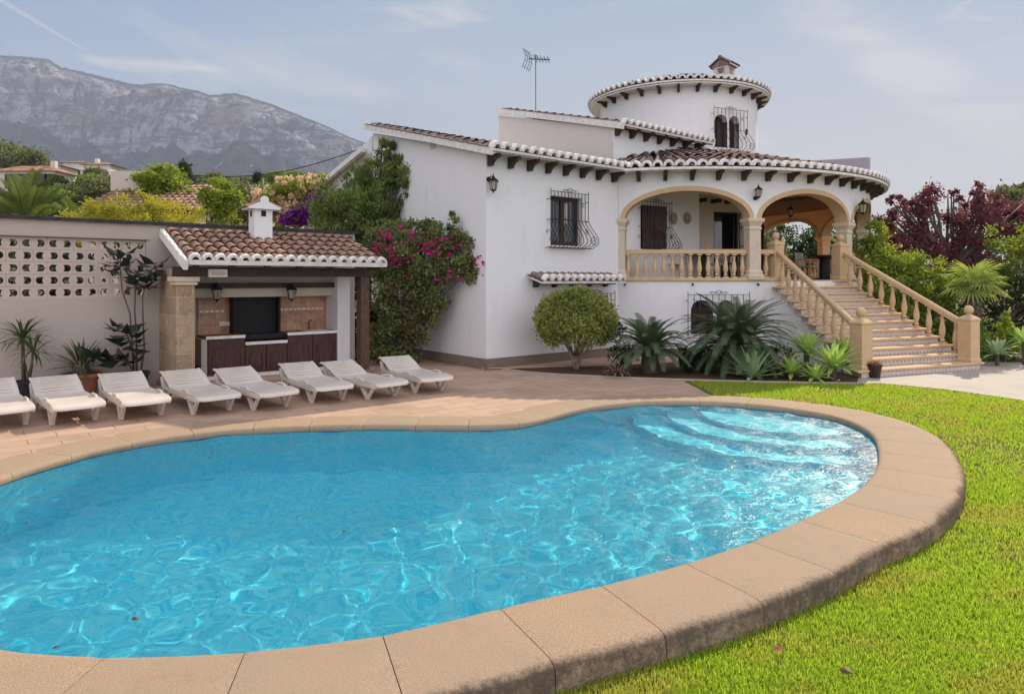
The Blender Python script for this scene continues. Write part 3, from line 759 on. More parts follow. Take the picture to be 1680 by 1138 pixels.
# ---- roofs of barrel tiles ----
def cover(mb, p, q, r0, r1, up, seg=5):
    p = Vector(p); q = Vector(q); t = (q-p).normalized(); s = t.cross(up).normalized(); u = s.cross(t)
    vs = []
    for c, r in ((p, r0), (q, r1)):
        for k in range(seg+1):
            a = math.pi*k/seg; vs.append(c+s*math.cos(a)*r+u*math.sin(a)*r*0.85)
    mb.add(vs, [(k, k+1, seg+2+k, seg+1+k) for k in range(seg)])
def pan(mb, p, q, r, up):
    p = Vector(p); q = Vector(q); t = (q-p).normalized(); s = t.cross(up).normalized(); u = s.cross(t); vs = []
    for c in (p, q):
        for k in range(4):
            a = math.pi*k/3; vs.append(c+s*math.cos(a)*r-u*math.sin(a)*r*0.55)
    mb.add(vs, [(k, k+1, 5+k, 4+k) for k in range(3)])
def ring_end(mb, p, t, up, r, rin, length=0.05):
    """white plastered arch closing a cover tile"""
    p = Vector(p); t = Vector(t).normalized(); s = t.cross(up).normalized(); u = s.cross(t); n = 8; vs = []
    for c in (p, p+t*length):
        for rr in (r, rin):
            for k in range(n+1):
                a = math.pi*k/n; vs.append(c+s*math.cos(a)*rr+u*math.sin(a)*rr*1.12)
    m = n+1; fs = []
    for k in range(n):
        fs += [(k, k+1, m+k+1, m+k), (2*m+k, 3*m+k, 3*m+k+1, 2*m+k+1), (k, 2*m+k, 2*m+k+1, k+1), (m+k, m+k+1, 3*m+k+1, 3*m+k)]
    mb.add(vs, fs)
def lin_roof(e0, ex, sl, ncol, rows, sp=0.21, rl=0.33, r=0.082, cap=0.09, keep=None, mats=('tile', 'mortar'), parent=None, ends=True, name='roof', board=0.05, x0=0.0):
    """e0: left eave corner; ex: unit vector along the eave; sl: unit upslope vector"""
    e0 = Vector(e0); ex = Vector(ex).normalized(); sl = Vector(sl).normalized(); up = ex.cross(sl).normalized()
    if up.z < 0: up = -up
    tb = MB(); wb = MB()
    for i in range(ncol):
        jx = ex*(x0+(i+0.5)*sp)
        for j in range(rows):
            p = e0+jx+sl*(j*rl-0.0)+up*(0.028+random.uniform(-.004, .004)); q = e0+jx+sl*(j*rl+rl*1.12)+up*0.006
            if keep and not keep(p+sl*rl*0.5): continue
            jit = ex*random.uniform(-.006, .006); cover(tb, p+jit, q+jit, r*1.06, r*0.86, up)
            a = e0+ex*(x0+i*sp)+sl*(j*rl)+up*0.035; b = a+sl*rl*1.1-up*0.012; pan(tb, a, b, r*0.9, up)
        if ends:
            ring_end(wb, e0+jx+up*0.02-sl*0.05, sl, up, r*1.25, r*0.72, cap)
    roof = tb.build(name, M[mats[0]], parent, fixn=False)
    if ends:
        L = sp*ncol
        a = e0+ex*x0-up*0.02-sl*0.03; wb.bar(a, a+ex*L, 0.06, board, up=sl.cross(ex))
        wb.build('eave_ends', M[mats[1]], roof)
    # deck below the tiles
    return roof
XV = Vector((1, 0, 0)); SV = Vector((0, 1, SL)).normalized()
ez = EAVE+0.09
k = lambda p: p.y < 5.1 and not (p.x > 5.3 and p.y > 1.25) and (p.x-O2[0])**2+(p.y-O2[1])**2 > (6.5)**2 or (p.x < 5.3 and p.x > 4.0 and p.y < 5.1 and p.y > 0.9)
r_ = lin_roof((-0.16, -0.40, ez), XV, SV, 17, 15, sp=0.26, rl=0.37, r=0.1, cap=0.17, mats=('tile_grey', 'mortar'), keep=lambda p: p.y < 5.1 and ((p.x-O2[0])**2+(p.y-O2[1])**2 > 6.6**2 or p.y > 1.6), parent=villa)
mb = MB(); mb.add([(-0.12, -0.36, ez-0.03), (4.3, -0.36, ez-0.03), (5.35, 5.1, ez-0.03+5.46*SL), (-0.12, 5.1, ez-0.03+5.46*SL), (-0.12, -0.36, ez-0.08), (4.3, -0.36, ez-0.08), (5.35, 5.1, ez-0.08+5.46*SL), (-0.12, 5.1, ez-0.08+5.46*SL)], [(0, 1, 2, 3), (7, 6, 5, 4), (0, 4, 5, 1), (1, 5, 6, 2), (2, 6, 7, 3), (3, 7, 4, 0)])
mb.build('roof_deck', M['mortar'], villa)
mb = MB(); mb.bar((-0.17, -0.42, ez-0.06), (-0.17, 5.2, ez-0.06+5.62*SL), 0.1, 0.17); mb.bar((-0.17, 5.3, 5.40), (-0.17, 9.7, 4.38), 0.12, 0.14); mb.build('verge', M['mortar'], villa)
lin_roof((-0.1, 9.7, 4.42), XV, (0, -1, 0.23), 22, 13, parent=villa, ends=False, name='rear_roof')
# back slope closing the house
mb = MB(); mb.prism([(0.0, 5.1), (9.5, 5.1), (9.5, 9.6), (0.0, 9.6)], 4.2, [5.75, 5.75, 4.6, 4.35]); mb.build('rear_block', M['white'], villa)
# upper storey block
GX, GY = 5.36, 1.32
mb = MB(); mb.xprism([(GY, 4.3), (GY, 6.07), (6.46, 7.36), (6.46, 4.3)], GX, 10.4); mb.build('upper_wall', M['beige_wall'], villa)
mb = MB(); mb.box(((GX+10.4)/2+0.01, GY-0.015, 5.18), (5.06, 0.05, 1.76)); mb.build('upper_front_wall', M['white'], villa)
uz = 6.11
lin_roof((GX-0.02, GY-0.38, uz), XV, SV, 16, 15, sp=0.26, rl=0.37, r=0.1, cap=0.17, mats=('tile_grey', 'mortar'), keep=lambda p: p.y < 6.6 and (p.x-T2[0])**2+(p.y-T2[1])**2 > 3.0**2, parent=villa, name='upper_roof')
mb = MB(); mb.bar((GX-0.06, GY-0.42, uz-0.07), (GX-0.06, 6.62, uz-0.07+(6.62-GY+0.42)*SL), 0.1, 0.17); mb.build('upper_verge', M['mortar'], villa)
mb = MB(); mb.add([(GX-.02, GY-.34, uz-.03), (9.5, GY-.34, uz-.03), (9.5, 6.6, uz-.03+5.62*SL+.0), (GX-.02, 6.6, uz-.03+5.62*SL), (GX-.02, GY-.34, uz-.08), (9.5, GY-.34, uz-.08), (9.5, 6.6, uz-.08+5.62*SL), (GX-.02, 6.6, uz-.08+5.62*SL)], [(0, 1, 2, 3), (7, 6, 5, 4), (0, 4, 5, 1), (1, 5, 6, 2), (2, 6, 7, 3), (3, 7, 4, 0)])
mb.build('upper_roof_deck', M['mortar'], villa)
# circular roofs
def round_roof(c, re, ez, slope, a0, a1, rmin, keep, name, mats, sp=0.262, rl=0.36, r=0.102):
    tb = MB(); wb = MB(); rr = re; j = 0
    while rr > rmin:
        ring = re if rr > re*0.72 else (re*0.6 if rr > re*0.42 else re*0.3)
        n = int(round(2*math.pi*ring/sp*1.0)); wsc = rr/ring
        for kx in range(n):
            a = 360.0*kx/n
            aa = (a+180) % 360-180
            if not (a0 <= aa <= a1): continue
            z = ez+slope*(re-rr); p = Vector(pol(c, rr, a, z+0.03)); q = Vector(pol(c, rr-rl*1.1, a, z+slope*rl*1.1+0.006))
            if keep and not keep(p): continue
            up = Vector((0, 0, 1)); w = min(1.15, max(0.7, wsc*1.05))
            cover(tb, p, q, r*w, r*w*0.85, up)
            a2 = a+180.0/n; p2 = Vector(pol(c, rr, a2, z+0.03)); q2 = Vector(pol(c, rr-rl*1.1, a2, z+slope*rl+0.02)); pan(tb, p2, q2, r*w*.9, up)
            if j == 0: ring_end(wb, Vector(pol(c, rr+0.05, a, z+0.02)), Vector(q)-Vector(p), up, r*1.25, r*0.72, 0.17)
        rr -= rl; j += 1
    roof = tb.build(name, M[mats[0]], villa, fixn=False)
    ph = np.linspace(a0, a1, 80); band(wb, c, ph, ez-0.06, ez+0.0, re+0.02, re-0.1); wb.build('eave_ends', M['mortar'], roof)
    # deck cone
    d = MB(); vs = []; fs = []
    ns = 80
    for i in range(ns+1):
        a = a0+(a1-a0)*i/ns
        vs += [pol(c, re-0.03, a, ez-0.015), pol(c, rmin, a, ez-0.015+slope*(re-rmin)), pol(c, re-0.03, a, ez-0.05), pol(c, rmin, a, ez-0.09+slope*(re-rmin))]
    for i in range(ns):
        q = i*4; w = q+4; fs += [(q, w, w+1, q+1), (q+2, q+3, w+3, w+2), (q, q+2, w+2, w)]
    d.add(vs, fs); d.build('roof_deck', M['mortar'], villa)
    return roof
nk = lambda p: not (p.x < 5.0 and p.y > 1.6) and not (p.y > 1.25 and p.x < 10.2) and (p.x-T2[0])**2+(p.y-T2[1])**2 > 2.7**2
round_roof(O2, 6.85, ez-0.02, 0.27, -151.5, 60, 1.6, nk, 'porch_roof', ('tile_grey', 'mortar'))
round_roof(T2, 3.32, 8.58, 0.30, -180, 180, 0.25, None, 'tower_roof', ('tile_grey', 'mortar'))
# soffits
mb = MB(); band(mb, O2, np.linspace(-150, 40, 80), EAVE+0.015, EAVE+0.03, 6.83, RN-0.1); band(mb, T2, np.linspace(-180, 180, 90), 8.46, 8.5, 3.3, RT-0.1, False); mb.build('soffit', M['mortar'], villa)
# hips on the tower roof
for a in (-75, -128, -20, -170):
    mb = MB()
    for j in range(9):
        cover(mb, Vector(pol(T2, 3.3-j*0.33, a, 8.66+0.3*j*0.33)), Vector(pol(T2, 3.3-j*0.33-0.36, a, 8.64+0.3*(j*0.33+0.36))), 0.12, 0.1, Vector((0, 0, 1)))
    mb.build('hip_tiles', M['tile_grey'], villa, fixn=False)
for a in (-98, -62):
    mb = MB()
    for j in range(12):
        cover(mb, Vector(pol(O2, 6.8-j*0.33, a, ez+0.08+0.27*j*0.33)), Vector(pol(O2, 6.8-j*0.33-0.36, a, ez+0.06+0.27*(j*0.33+0.36))), 0.125, 0.105, Vector((0, 0, 1)))
    mb.build('hip_tiles', M['tile'], villa, fixn=False)
# tower with arched twin window
tw = MB(); TO = [(-112.0, 5.0), (-100.8, 4.6)]
def tsolid(a, b, n): band(tw, T2, np.linspace(a, b, n), 4.0, 8.5, RT, RT-0.3, False)
tsolid(-180, TO[0][0]-TO[0][1], 24)
for c0, hw in TO:
    ph = np.linspace(c0-hw, c0+hw, 13); band(tw, T2, ph, arch_prof(ph, c0, hw, 7.3, 0.22), 8.5, RT, RT-0.3); band(tw, T2, ph, 4.0, 6.4, RT, RT-0.3)
tsolid(TO[0][0]+TO[0][1], TO[1][0]-TO[1][1], 3); tsolid(TO[1][0]+TO[1][1], 180, 90)
tw.build('tower_wall', M['white'], villa, smooth=30)
mb = MB(); band(mb, T2, np.linspace(-125, -90, 12), 4.2, 8.4, RT-0.32, RT-0.36); mb.build('tower_curtain', m_plain('curtain', (0.10, 0.07, 0.06), 0.9, 0.3, 20), villa)
# corbels
CO = [(0, 0.02), (-0.36, 0.02), (-0.37, -0.05), (-0.28, -0.075), (-0.20, -0.10), (-0.13, -0.16), (-0.11, -0.21), (0, -0.21)]
_m = MB(); _m.xprism(CO, -0.045, 0.045); CME = _m.mesh('corbel', M['corbel'])
for i in range(8): link('corbel', CME, villa, (0.08+i*0.545, 0, EAVE+0.0))
a = -144.5
while a < -20: p = pol(O2, RN, a); link('corbel', CME, villa, (p[0], p[1], EAVE+0.01), (0, 0, R(a+90))); a += 5.65
for i in range(7): link('corbel', CME, villa, (GX+0.06+i*0.6, GY-0.04, 6.05))
for i in range(17): p = pol(T2, RT, -203+i*12.3); link('corbel', CME, villa, (p[0], p[1], 8.47), (0, 0, R(-203+i*12.3+90)))
# grille builder (x across, -y out, z up, origin bottom centre on the wall)
def grille_mesh(w, h, n, belly=0.26, off=0.1, flat=False):
    g = MB(); r = 0.0085
    def prof_y(f):     # f 0 top .. 1 bottom
        if flat or f < 0.48: return -off
        s = (f-0.48)/0.52
        return -off-belly*(math.sin(min(1, s/0.78)*math.pi/2)**2 if s < 0.78 else math.cos((s-0.78)/0.22*math.pi/2*0.95)**0.8)
    def flare(f, u):
        if flat or f < 0.48: return 0
        s = (f-0.48)/0.52; return u*0.09*math.sin(min(1, s*1.1)*math.pi/2)
    for i in range(n):
        u = -1+2*i/(n-1); x = u*w/2
        pts = [(x+flare(f, u), prof_y(f), h*(1-f)) for f in np.linspace(0, 1, 2 if flat else 22)]
        g.tube(pts, r, 5)
        if not flat: g.tube([pts[-1], (pts[-1][0], -0.02, 0.0)], r, 5)
    g.bar((-w/2, -off, h), (w/2, -off, h), 0.02, 0.012); g.bar((-w/2, -off-0.005, h*0.5), (w/2, -off-0.005, h*0.5), 0.02, 0.012)
    b = 0.09 if not flat else 0
    g.bar((-w/2-b, prof_y(1), 0), (w/2+b, prof_y(1), 0), 0.02, 0.012)
    for sx_ in (-1, 1):
        g.tube([(sx_*w/2, -off, h), (sx_*w/2, -off, h+0.07)], r, 5)
        for z in (h*0.86, h*0.5): g.tube([(sx_*w/2, -off, z), (sx_*(w/2), 0, z), (sx_*(w/2+0.05), 0, z)], r*.9, 5)
        if not flat:   # side scrolls
            cx = sx_*(w/2+0.05)
            sp_ = [(cx, -off-0.14+0.13*(1-k/26)*math.cos(k*0.42), 0.16+0.13*(1-k/26)*math.sin(k*0.42)) for k in range(24)]
            g.tube(sp_, r*.9, 5)
            g.tube([(sx_*w/2, -off+0.02, 0.36), (sx_*(w/2+0.05), -0.03, 0.42), (sx_*(w/2+0.06), -0.02, 0.36), (sx_*(w/2+0.03), -0.02, 0.34)], r*.8, 5)
            for z in (h*0.8, h*0.32):
                xx = sx_*w*0.33; yy = prof_y(1-z/h)-0.01
                g.tube([(xx-0.05, yy, z+0.03), (xx-0.02, yy, z-0.01), (xx+0.02, yy, z+0.04), (xx+0.05, yy, z)], r*.9, 5); g.tube([(xx-0.05, yy, z-0.06), (xx, yy, z-0.02), (xx+0.05, yy, z-0.06)], r*.9, 5)
    for sx_ in (-1, 1):      # crest
        c = [(sx_*(0.03+0.2*k/16+0.03*math.sin(k*0.8)), -off, h+0.045+0.035*math.sin(k*0.9)*(1-k/20)) for k in range(17)]
        g.tube(c, r*.7, 5); g.tube([(sx_*0.02, -off, h+0.01), (sx_*0.05, -off, h+0.08), (0, -off, h+0.11)], r*.8, 5)
    return g.mesh('grille', M['iron'], smooth=True)
GM = grille_mesh(1.2, 1.28, 12); GF = grille_mesh(1.28, 1.2, 10, flat=True); GF2 = grille_mesh(1.5, 1.05, 11, flat=True); GT = grille_mesh(1.45, 1.4, 10)
def window(x0, x1, z0, z1, gm, gx, gz, dark=False):
    m = MB(); y = 0.17; fw = 0.055
    for xa, xb in ((x0+0.01, (x0+x1)/2-0.002), ((x0+x1)/2+0.002, x1-0.01)):
        for x in (xa+fw/2, xb-fw/2): m.box((x, y, (z0+z1)/2), (fw, 0.05, z1-z0-0.02))
        for z in (z0+0.06, z1-0.04): m.box(((xa+xb)/2, y, z), (xb-xa-2*fw-0.004, 0.048, 0.09))
        m.box(((xa+xb)/2, y, (z0+z1)/2+0.06), (xb-xa-2*fw-0.004, 0.03, 0.025))
    f = m.build('window', M['corbel'], villa)
    m = MB(); m.box(((x0+x1)/2, y+0.01, (z0+z1)/2), (x1-x0-0.04, 0.01, z1-z0-0.04)); m.build('pane', M['glass'], f)
    m = MB(); m.box((x0+0.62, y+0.0005, (z0+z1)/2+0.2), (0.13, 0.006, (z1-z0)*0.42)); m.box((x0+0.13, y+0.0005, (z0+z1)/2+0.32), (0.05, 0.006, (z1-z0)*0.2)); m.build('curtain', m_plain('lace', (0.45, 0.42, 0.38), 0.9), f)
    m = MB(); m.box(((x0+x1)/2, -0.01, z0-0.025), (x1-x0+0.1, 0.16, 0.035)); m.build('sill', M['mortar'], f)
    link('grille', gm, f, (gx, 0, gz)); return f
window(*W1, GM, 2.36, 2.62)
f2 = window(*W2, GM, 5.5, 2.62)
m = MB(); m.T = Matrix.Translation((W2[0]+0.02, -0.0, 0)) @ Matrix.Rotation(R(-8), 4, 'Z')
for kx in range(2): m.box((0.22+kx*0.42, -0.03, 3.25), (0.40, 0.035, 1.1))
m.build('shutter', M['corbel'], f2)
window(*W3, GF, 3.24, 0.36)
# arched windows (terrace wall, tower)
def arched(c, r, specs, zb, zs, rise, gm, ga, gz, name='window'):
    m = MB(); r_out = r; r = r-0.07
    for c0, hw in specs: band(m, c, np.linspace(c0-hw-.3, c0+hw+.3, 6), zb-0.02, zs+rise+0.03, r-0.2, r-0.225)
    for c0, hw in specs:
        for e in (-1, 1): band(m, c, np.linspace(c0+e*hw-0.35, c0+e*hw+0.35, 3), zb, zs+rise*0.3, r-0.15, r-0.2)
        band(m, c, np.linspace(c0-0.3, c0+0.3, 3), zb, zs+rise, r-0.15, r-0.2)
    f = m.build(name, M['corbel'], villa)
    p = pol(c, r_out, ga); link('grille', gm, f, (p[0], p[1], gz), (0, 0, R(ga+90)))
    return f
arched(O2, RN, openw, 0.55, 1.17, 0.22, GF2, -127.6, 0.48)
arched(T2, RT, TO, 6.4, 7.3, 0.22, GT, -105.6, 6.3)
# awning over the low window
aw = lin_roof((1.2, -0.47, 1.86), XV, (0, 1, 0.32), 12, 1, rl=0.44, r=0.09, cap=0.14, parent=villa, name='awning_roof', mats=('tile_grey', 'mortar'), board=0.04, sp=0.217)
m = MB(); m.add([(1.18, -0.46, 1.8), (3.82, -0.46, 1.8), (3.82, 0, 1.93), (1.18, 0, 1.93), (1.18, -0.46, 1.84), (3.82, -0.46, 1.84), (3.82, 0, 1.97), (1.18, 0, 1.97)], [(0, 1, 2, 3), (7, 6, 5, 4), (0, 4, 5, 1), (1, 5, 6, 2), (2, 6, 7, 3), (3, 7, 4, 0)]); m.build('awning_board', M['mortar'], villa)
_m = MB(); _m.xprism([(0, 0.06), (-0.36, 0.0), (-0.36, -0.06), (-0.12, -0.07), (-0.08, -0.12), (0, -0.12)], -0.04, 0.04); CM2 = _m.mesh('awning_corbel', M['corbel'])
for i in range(5): link('awning_corbel', CM2, villa, (1.35+i*0.56, 0, 1.84))
# small things on the walls
m = MB(); m.box((-0.01, 2.05, 5.02), (0.03, 0.2, 0.13)); m.build('vent', M['cream'], villa)
m = MB(); pA = pol(T2, RT+0.005, -88, 7.05); m.box(pA, (0.1, 0.03, 0.2), R(2)); m.build('wall_box', M['iron'], villa)
for a in (-147.5, -133, -118.5):
    m = MB(); p = Vector(pol(O2, RN, a, 1.79)); q = Vector(pol(O2, RN+0.07, a, 1.76)); m.tube([p, q], 0.022, 8); m.build('drain_spout', M['iron'], villa)
# tower chimney
cx, cy = pol(T2, 2.35, -99)
cz = 8.86; m = MB(); rz = R(8)
m.box((cx, cy, cz+0.05), (0.52, 0.52, 0.34), rz)
for i, j in ((-1, -1), (1, -1), (1, 1), (-1, 1)):
    ox, oy = i*0.2, j*0.2; m.box((cx+ox*math.cos(rz)-oy*math.sin(rz), cy+ox*math.sin(rz)+oy*math.cos(rz), cz+0.32), (0.13, 0.13, 0.2), rz)
m.box((cx, cy, cz+0.44), (0.56, 0.56, 0.04), rz)
ch = m.build('chimney', M['beige_wall'], villa)
m = MB(); m.T = Matrix.Translation((cx, cy, cz+0.47)) @ Matrix.Rotation(rz, 4, 'Z')
m.xprism([(-0.4, 0), (0.4, 0), (0, 0.26)], -0.3, 0.3)
for s in (-1, 1):
    for i in range(4):
        x = -0.26+i*0.175; cover(m, (x, s*0.42, 0.03), (x, 0.0, 0.31), 0.085, 0.07, Vector((0, 0, 1)))
m.tube([(-0.34, 0, 0.31), (0.34, 0, 0.31)], 0.075, 8); m.build('chimney_cap', M['tile_grey'], ch)
# parapet on the porch roof's right end
def w2l(x, y): d = Vector((x-H.x, y-H.y)); return (d.x*U.x+d.y*U.y, -d.x*U.y+d.y*U.x)
a = w2l(10.45, 20.0); b = w2l(9.0, 21.2); d = (Vector(b)-Vector(a)).normalized(); nn = Vector((d.y, -d.x))*0.22
if nn.dot(Vector((1, 1))) < 0: nn = -nn
m = MB(); pl = [Vector(a), Vector(b), Vector(b)+nn, Vector(a)+nn]
if area2(pl) < 0: pl.reverse()
m.prism([tuple(p) for p in pl], 4.55, [5.47 if (p-Vector(a)).length < 1 else 5.56 for p in pl]); m.build('roof_parapet', M['plum_wall'], villa)

# ================= STAIRCASE =================
stair = empty('garden_staircase', (8.2, 15.6, 0), 0, 'flared outdoor staircase with sandstone treads, tiled risers and stone balustrades', 'staircase')
so = Vector((-8.2, -15.6, 0))
def sp_(o): o.location = so; return o
Lb, Rb, Lt, Rt = Vector((6.8, 13.3)), Vector((9.7, 14.5)), Vector((6.6, 17.1)), Vector((8.6, 17.9))
wdir = Vector((0.925, 0.38)); RISE = FLZ/12
def LR(f, ov=0.0):
    a = Lb.lerp(Lt, f); b = Rb.lerp(Rt, f); w = (b-a).normalized(); return a-w*ov, b+w*ov
t = NT('riser_tile'); c = t.coord('World', rot=(0, 0, -0.39)); br = t.n('ShaderNodeTexBrick'); t.t.links.new(c, br.inputs['Vector'])
# tiles patterned with small blue figures
cc = t.coord('World', rot=(0, 0, -0.39)); v = t.n('ShaderNodeTexVoronoi', feature='F1', distance='MANHATTAN'); v.inputs['Scale'].default_value = 9; v.inputs['Randomness'].default_value = 0.0; t.t.links.new(cc, v.inputs['Vector'])
pt = t.ramp(v.outputs['Distance'], 0.28, 0.36); n_ = t.noise(cc, 40, 3)
col = t.mix(pt, (0.16, 0.18, 0.38), (0.60, 0.55, 0.50)); col = t.mix(t.ramp(n_, 0.45, 0.55, 0, 0.5), col, (0.42, 0.25, 0.2))
M['riser'] = t.done(t.bsdf(col, 0.3, spec=0.5))
f0, df = -0.055, 0.0915
for i in range(12):
    z = RISE*(i+1); fa = f0+i*df; fb = f0+(i+1)*df+(0.004 if i < 11 else 0.06)
    a, b = LR(fa, 0.24); c_, d_ = LR(fb, 0.24); m = MB()
    pl = [a, b, d_, c_]
    m.prism([tuple(p) for p in pl], z-0.055, z); st = sp_(m.build('step', M['sandstone'], stair, bevel=0.02))
    a, b = LR(fa+0.009, 0.12); c_, d_ = LR(fb+0.009, 0.12); m = MB(); m.prism([tuple(p) for p in (a, b, d_, c_)], z-RISE-0.0+0.001, z-0.056); m.build('riser', M['riser'], st)
m = MB()
for i in range(1, 12):
    fa = f0+i*df+0.016; fb = f0+(i+1)*df+0.016; a, b = LR(fa, 0.10); c_, d_ = LR(min(fb, 1.12), 0.10); m.prism([tuple(p) for p in (a, b, d_, c_)], 0.0, RISE*i-0.002)
sp_(m.build('side_wall', M['white'], stair))
NPROF = [(0.165, 0), (0.165, 0.06), (0.145, 0.08), (0.145, 0.86), (0.16, 0.87), (0.16, 0.91), (0.07, 0.975), (0.045, 1.0)]
rzs = math.atan2(wdir.y, wdir.x)
for p, z in ((Lb, RISE), (Rb, RISE), (Lt, FLZ), (Rt, FLZ)):
    m = MB(); m.square_lathe(NPROF, (p.x, p.y, z), rzs); nw = sp_(m.build('newel_post', M['sandstone'], stair, bevel=0.012))
    m = MB(); m.lathe([(0.045, 0.98), (0.05, 1.0), (0.035, 1.02)], 12, (p.x, p.y, z)); m.sphere((p.x, p.y, z+1.095), 0.095, 16, 10); m.build('ball_finial', M['sandstone'], nw, smooth=40)
for q0, q1 in ((Lb, Lt), (Rb, Rt)):
    m = MB(); e = (q1-q0).normalized()*0.13; a = Vector((*(q0+e), RISE+0.80)); b = Vector((*(q1-e), FLZ+0.70)); m.tube([a, b], 0.062, 10); m.bar(a-Vector((0, 0, 0.03)), b-Vector((0, 0, 0.03)), 0.11, 0.07)
    sp_(m.build('handrail', M['sandstone'], stair, smooth=50))
    for i in range(1, 11):
        f = f0+(i+0.5)*df; p = q0.lerp(q1, f); z = RISE*(i+1); top = (RISE+0.80)+(FLZ+0.70-RISE-0.80)*f-0.06
        o = link('baluster', BME, stair, so+Vector((p.x, p.y, z)), (0, 0, rzs), (1.05, 1.05, (top-z)/0.585))

# ================= LANTERNS, PLATES, ANTENNA =================
def lantern_meshes():
    g = MB(); g.lathe([(0.055, -0.11), (0.085, 0.05), (0.088, 0.07)], 6); glass = g.mesh('lantern_glass', M['lampglass'])
    f = MB(); f.lathe([(0.0, -0.19), (0.012, -0.17), (0.012, -0.15), (0.03, -0.14), (0.062, -0.12), (0.058, -0.105)], 8)
    for k in range(6):
        a = 2*math.pi*k/6; f.tube([(0.058*math.cos(a), 0.058*math.sin(a), -0.11), (0.09*math.cos(a), 0.09*math.sin(a), 0.07)], 0.006, 4)
    f.lathe([(0.118, 0.068), (0.115, 0.08), (0.05, 0.135), (0.03, 0.15), (0.03, 0.165), (0.015, 0.18), (0.012, 0.2), (0.004, 0.24)], 6)
    return glass, f.mesh('lantern_frame', M['iron'])
LG, LF = lantern_meshes()
def lantern(loc, out, label, up=False, s=1.0):
    """out: unit vector away from the wall; loc: wall point"""
    o = Vector(out); e = empty('wall_lantern', loc, math.atan2(o.y, o.x), label, 'lantern', 'black wall lanterns of the villa and the barbecue shelter')
    r = 0.17*s; link('frame', LF, e, (r, 0, 0), None, (s, s, s)); link('glass', LG, e, (r, 0, 0), None, (s, s, s))
    b = MB(); b.lathe([(0.05, 0), (0.055, 0.02), (0.03, 0.035)], 10, (0, 0, 0)); 
    bm_ = MB(); bm_.T = Matrix.Rotation(R(90), 4, 'Y'); bm_.lathe([(0.055, 0), (0.055, 0.015), (0.03, 0.035)], 10); bm_.T = None
    zb = -0.12 if up else 0.13
    bm2 = MB(); bm2.T = Matrix.Translation((0, 0, zb)) @ Matrix.Rotation(R(90), 4, 'Y'); bm2.lathe([(0.055, 0), (0.055, 0.015), (0.03, 0.035)], 12); bm2.T = None
    if up: bm2.tube([(0.02, 0, zb), (0.1, 0, zb-0.03), (r, 0, zb-0.03), (r, 0, -0.14)], 0.012, 6)
    else: bm2.tube([(0.02, 0, zb), (0.08, 0, zb+0.06), (0.14, 0, zb+0.04), (r, 0, zb+0.03)], 0.012, 6)
    bm2.build('bracket', M['iron'], e, smooth=40); return e
nf = (0.629, -0.777)
p = loc2world(0.06, -0.01); lantern((p.x, p.y, 3.88), nf, 'black wall lantern on the white villa near its left corner')
def onring(px, rad=RN, c=O2):
    """world point where the ring is first met looking towards px, and its outward direction"""
    cw = loc2world(*c); k = (px-840)/1120; a = 1+k*k; b = -2*(cw.x*k+cw.y); cc = cw.length_squared-rad*rad; Y = (-b-math.sqrt(b*b-4*a*cc))/(2*a)
    q = Vector((k*Y, Y)); return q, (q-cw).normalized()
q, n = onring(1239); lantern((q.x, q.y, 4.0), n, 'small black lantern between the two front porch arches', up=True, s=0.9)
q, n = onring(1403); lantern((q.x, q.y, 3.80), n, 'black lantern at the right end of the porch, above the stairs', up=True, s=1.15)
e = empty('hanging_lantern', (D(1297, 348, 20.6).x, 20.6, D(1297, 348, 20.6).z), 0, 'small lantern hanging under the wooden porch ceiling', 'lantern')
link('frame', LF, e); link('glass', LG, e); m = MB(); m.tube([(0, 0, 0.22), (0, 0, 4.33-e.location.z)], 0.006, 5); m.build('cord', M['iron'], e)
# decorative plates on the porch wall
def plate(px, label):
    # on the straight front wall inside the porch
    k = (px-840)/1120; tt = (k*H.y-H.x)/(U.x-k*U.y); w = loc2world(tt, -0.02)
    e = empty('decorative_plate', (w.x, w.y, D(px, 358, w.y).z), TH, label, 'plate', 'decorative plates on the porch wall')
    m = MB(); m.T = Matrix.Rotation(R(90), 4, 'X'); m.lathe([(0.02, 0), (0.11, 0.0), (0.155, 0.03), (0.16, 0.035), (0.15, 0.028), (0.1, 0.012), (0.0, 0.012)], 24)
    t_ = MATS.get('plate')
    if not t_:
        t = NT('plate_glaze'); c = t.coord('Object'); wv = t.n('ShaderNodeTexWave', wave_type='RINGS'); t.t.links.new(c, wv.inputs[0]); wv.rings_direction = 'Y'; wv.inputs['Scale'].default_value = 5.5; wv.inputs['Distortion'].default_value = 3; wv.inputs['Detail Scale'].default_value = 6
        MATS['plate'] = t_ = t.done(t.bsdf(t.mix(wv.outputs[0], (0.10, 0.075, 0.06), (0.45, 0.38, 0.3)), 0.3))
    m.build('plate', t_, e, smooth=40)
plate(1103, 'round patterned plate on the porch wall, nearer the window'); plate(1126, 'round patterned plate on the porch wall, nearer the door')
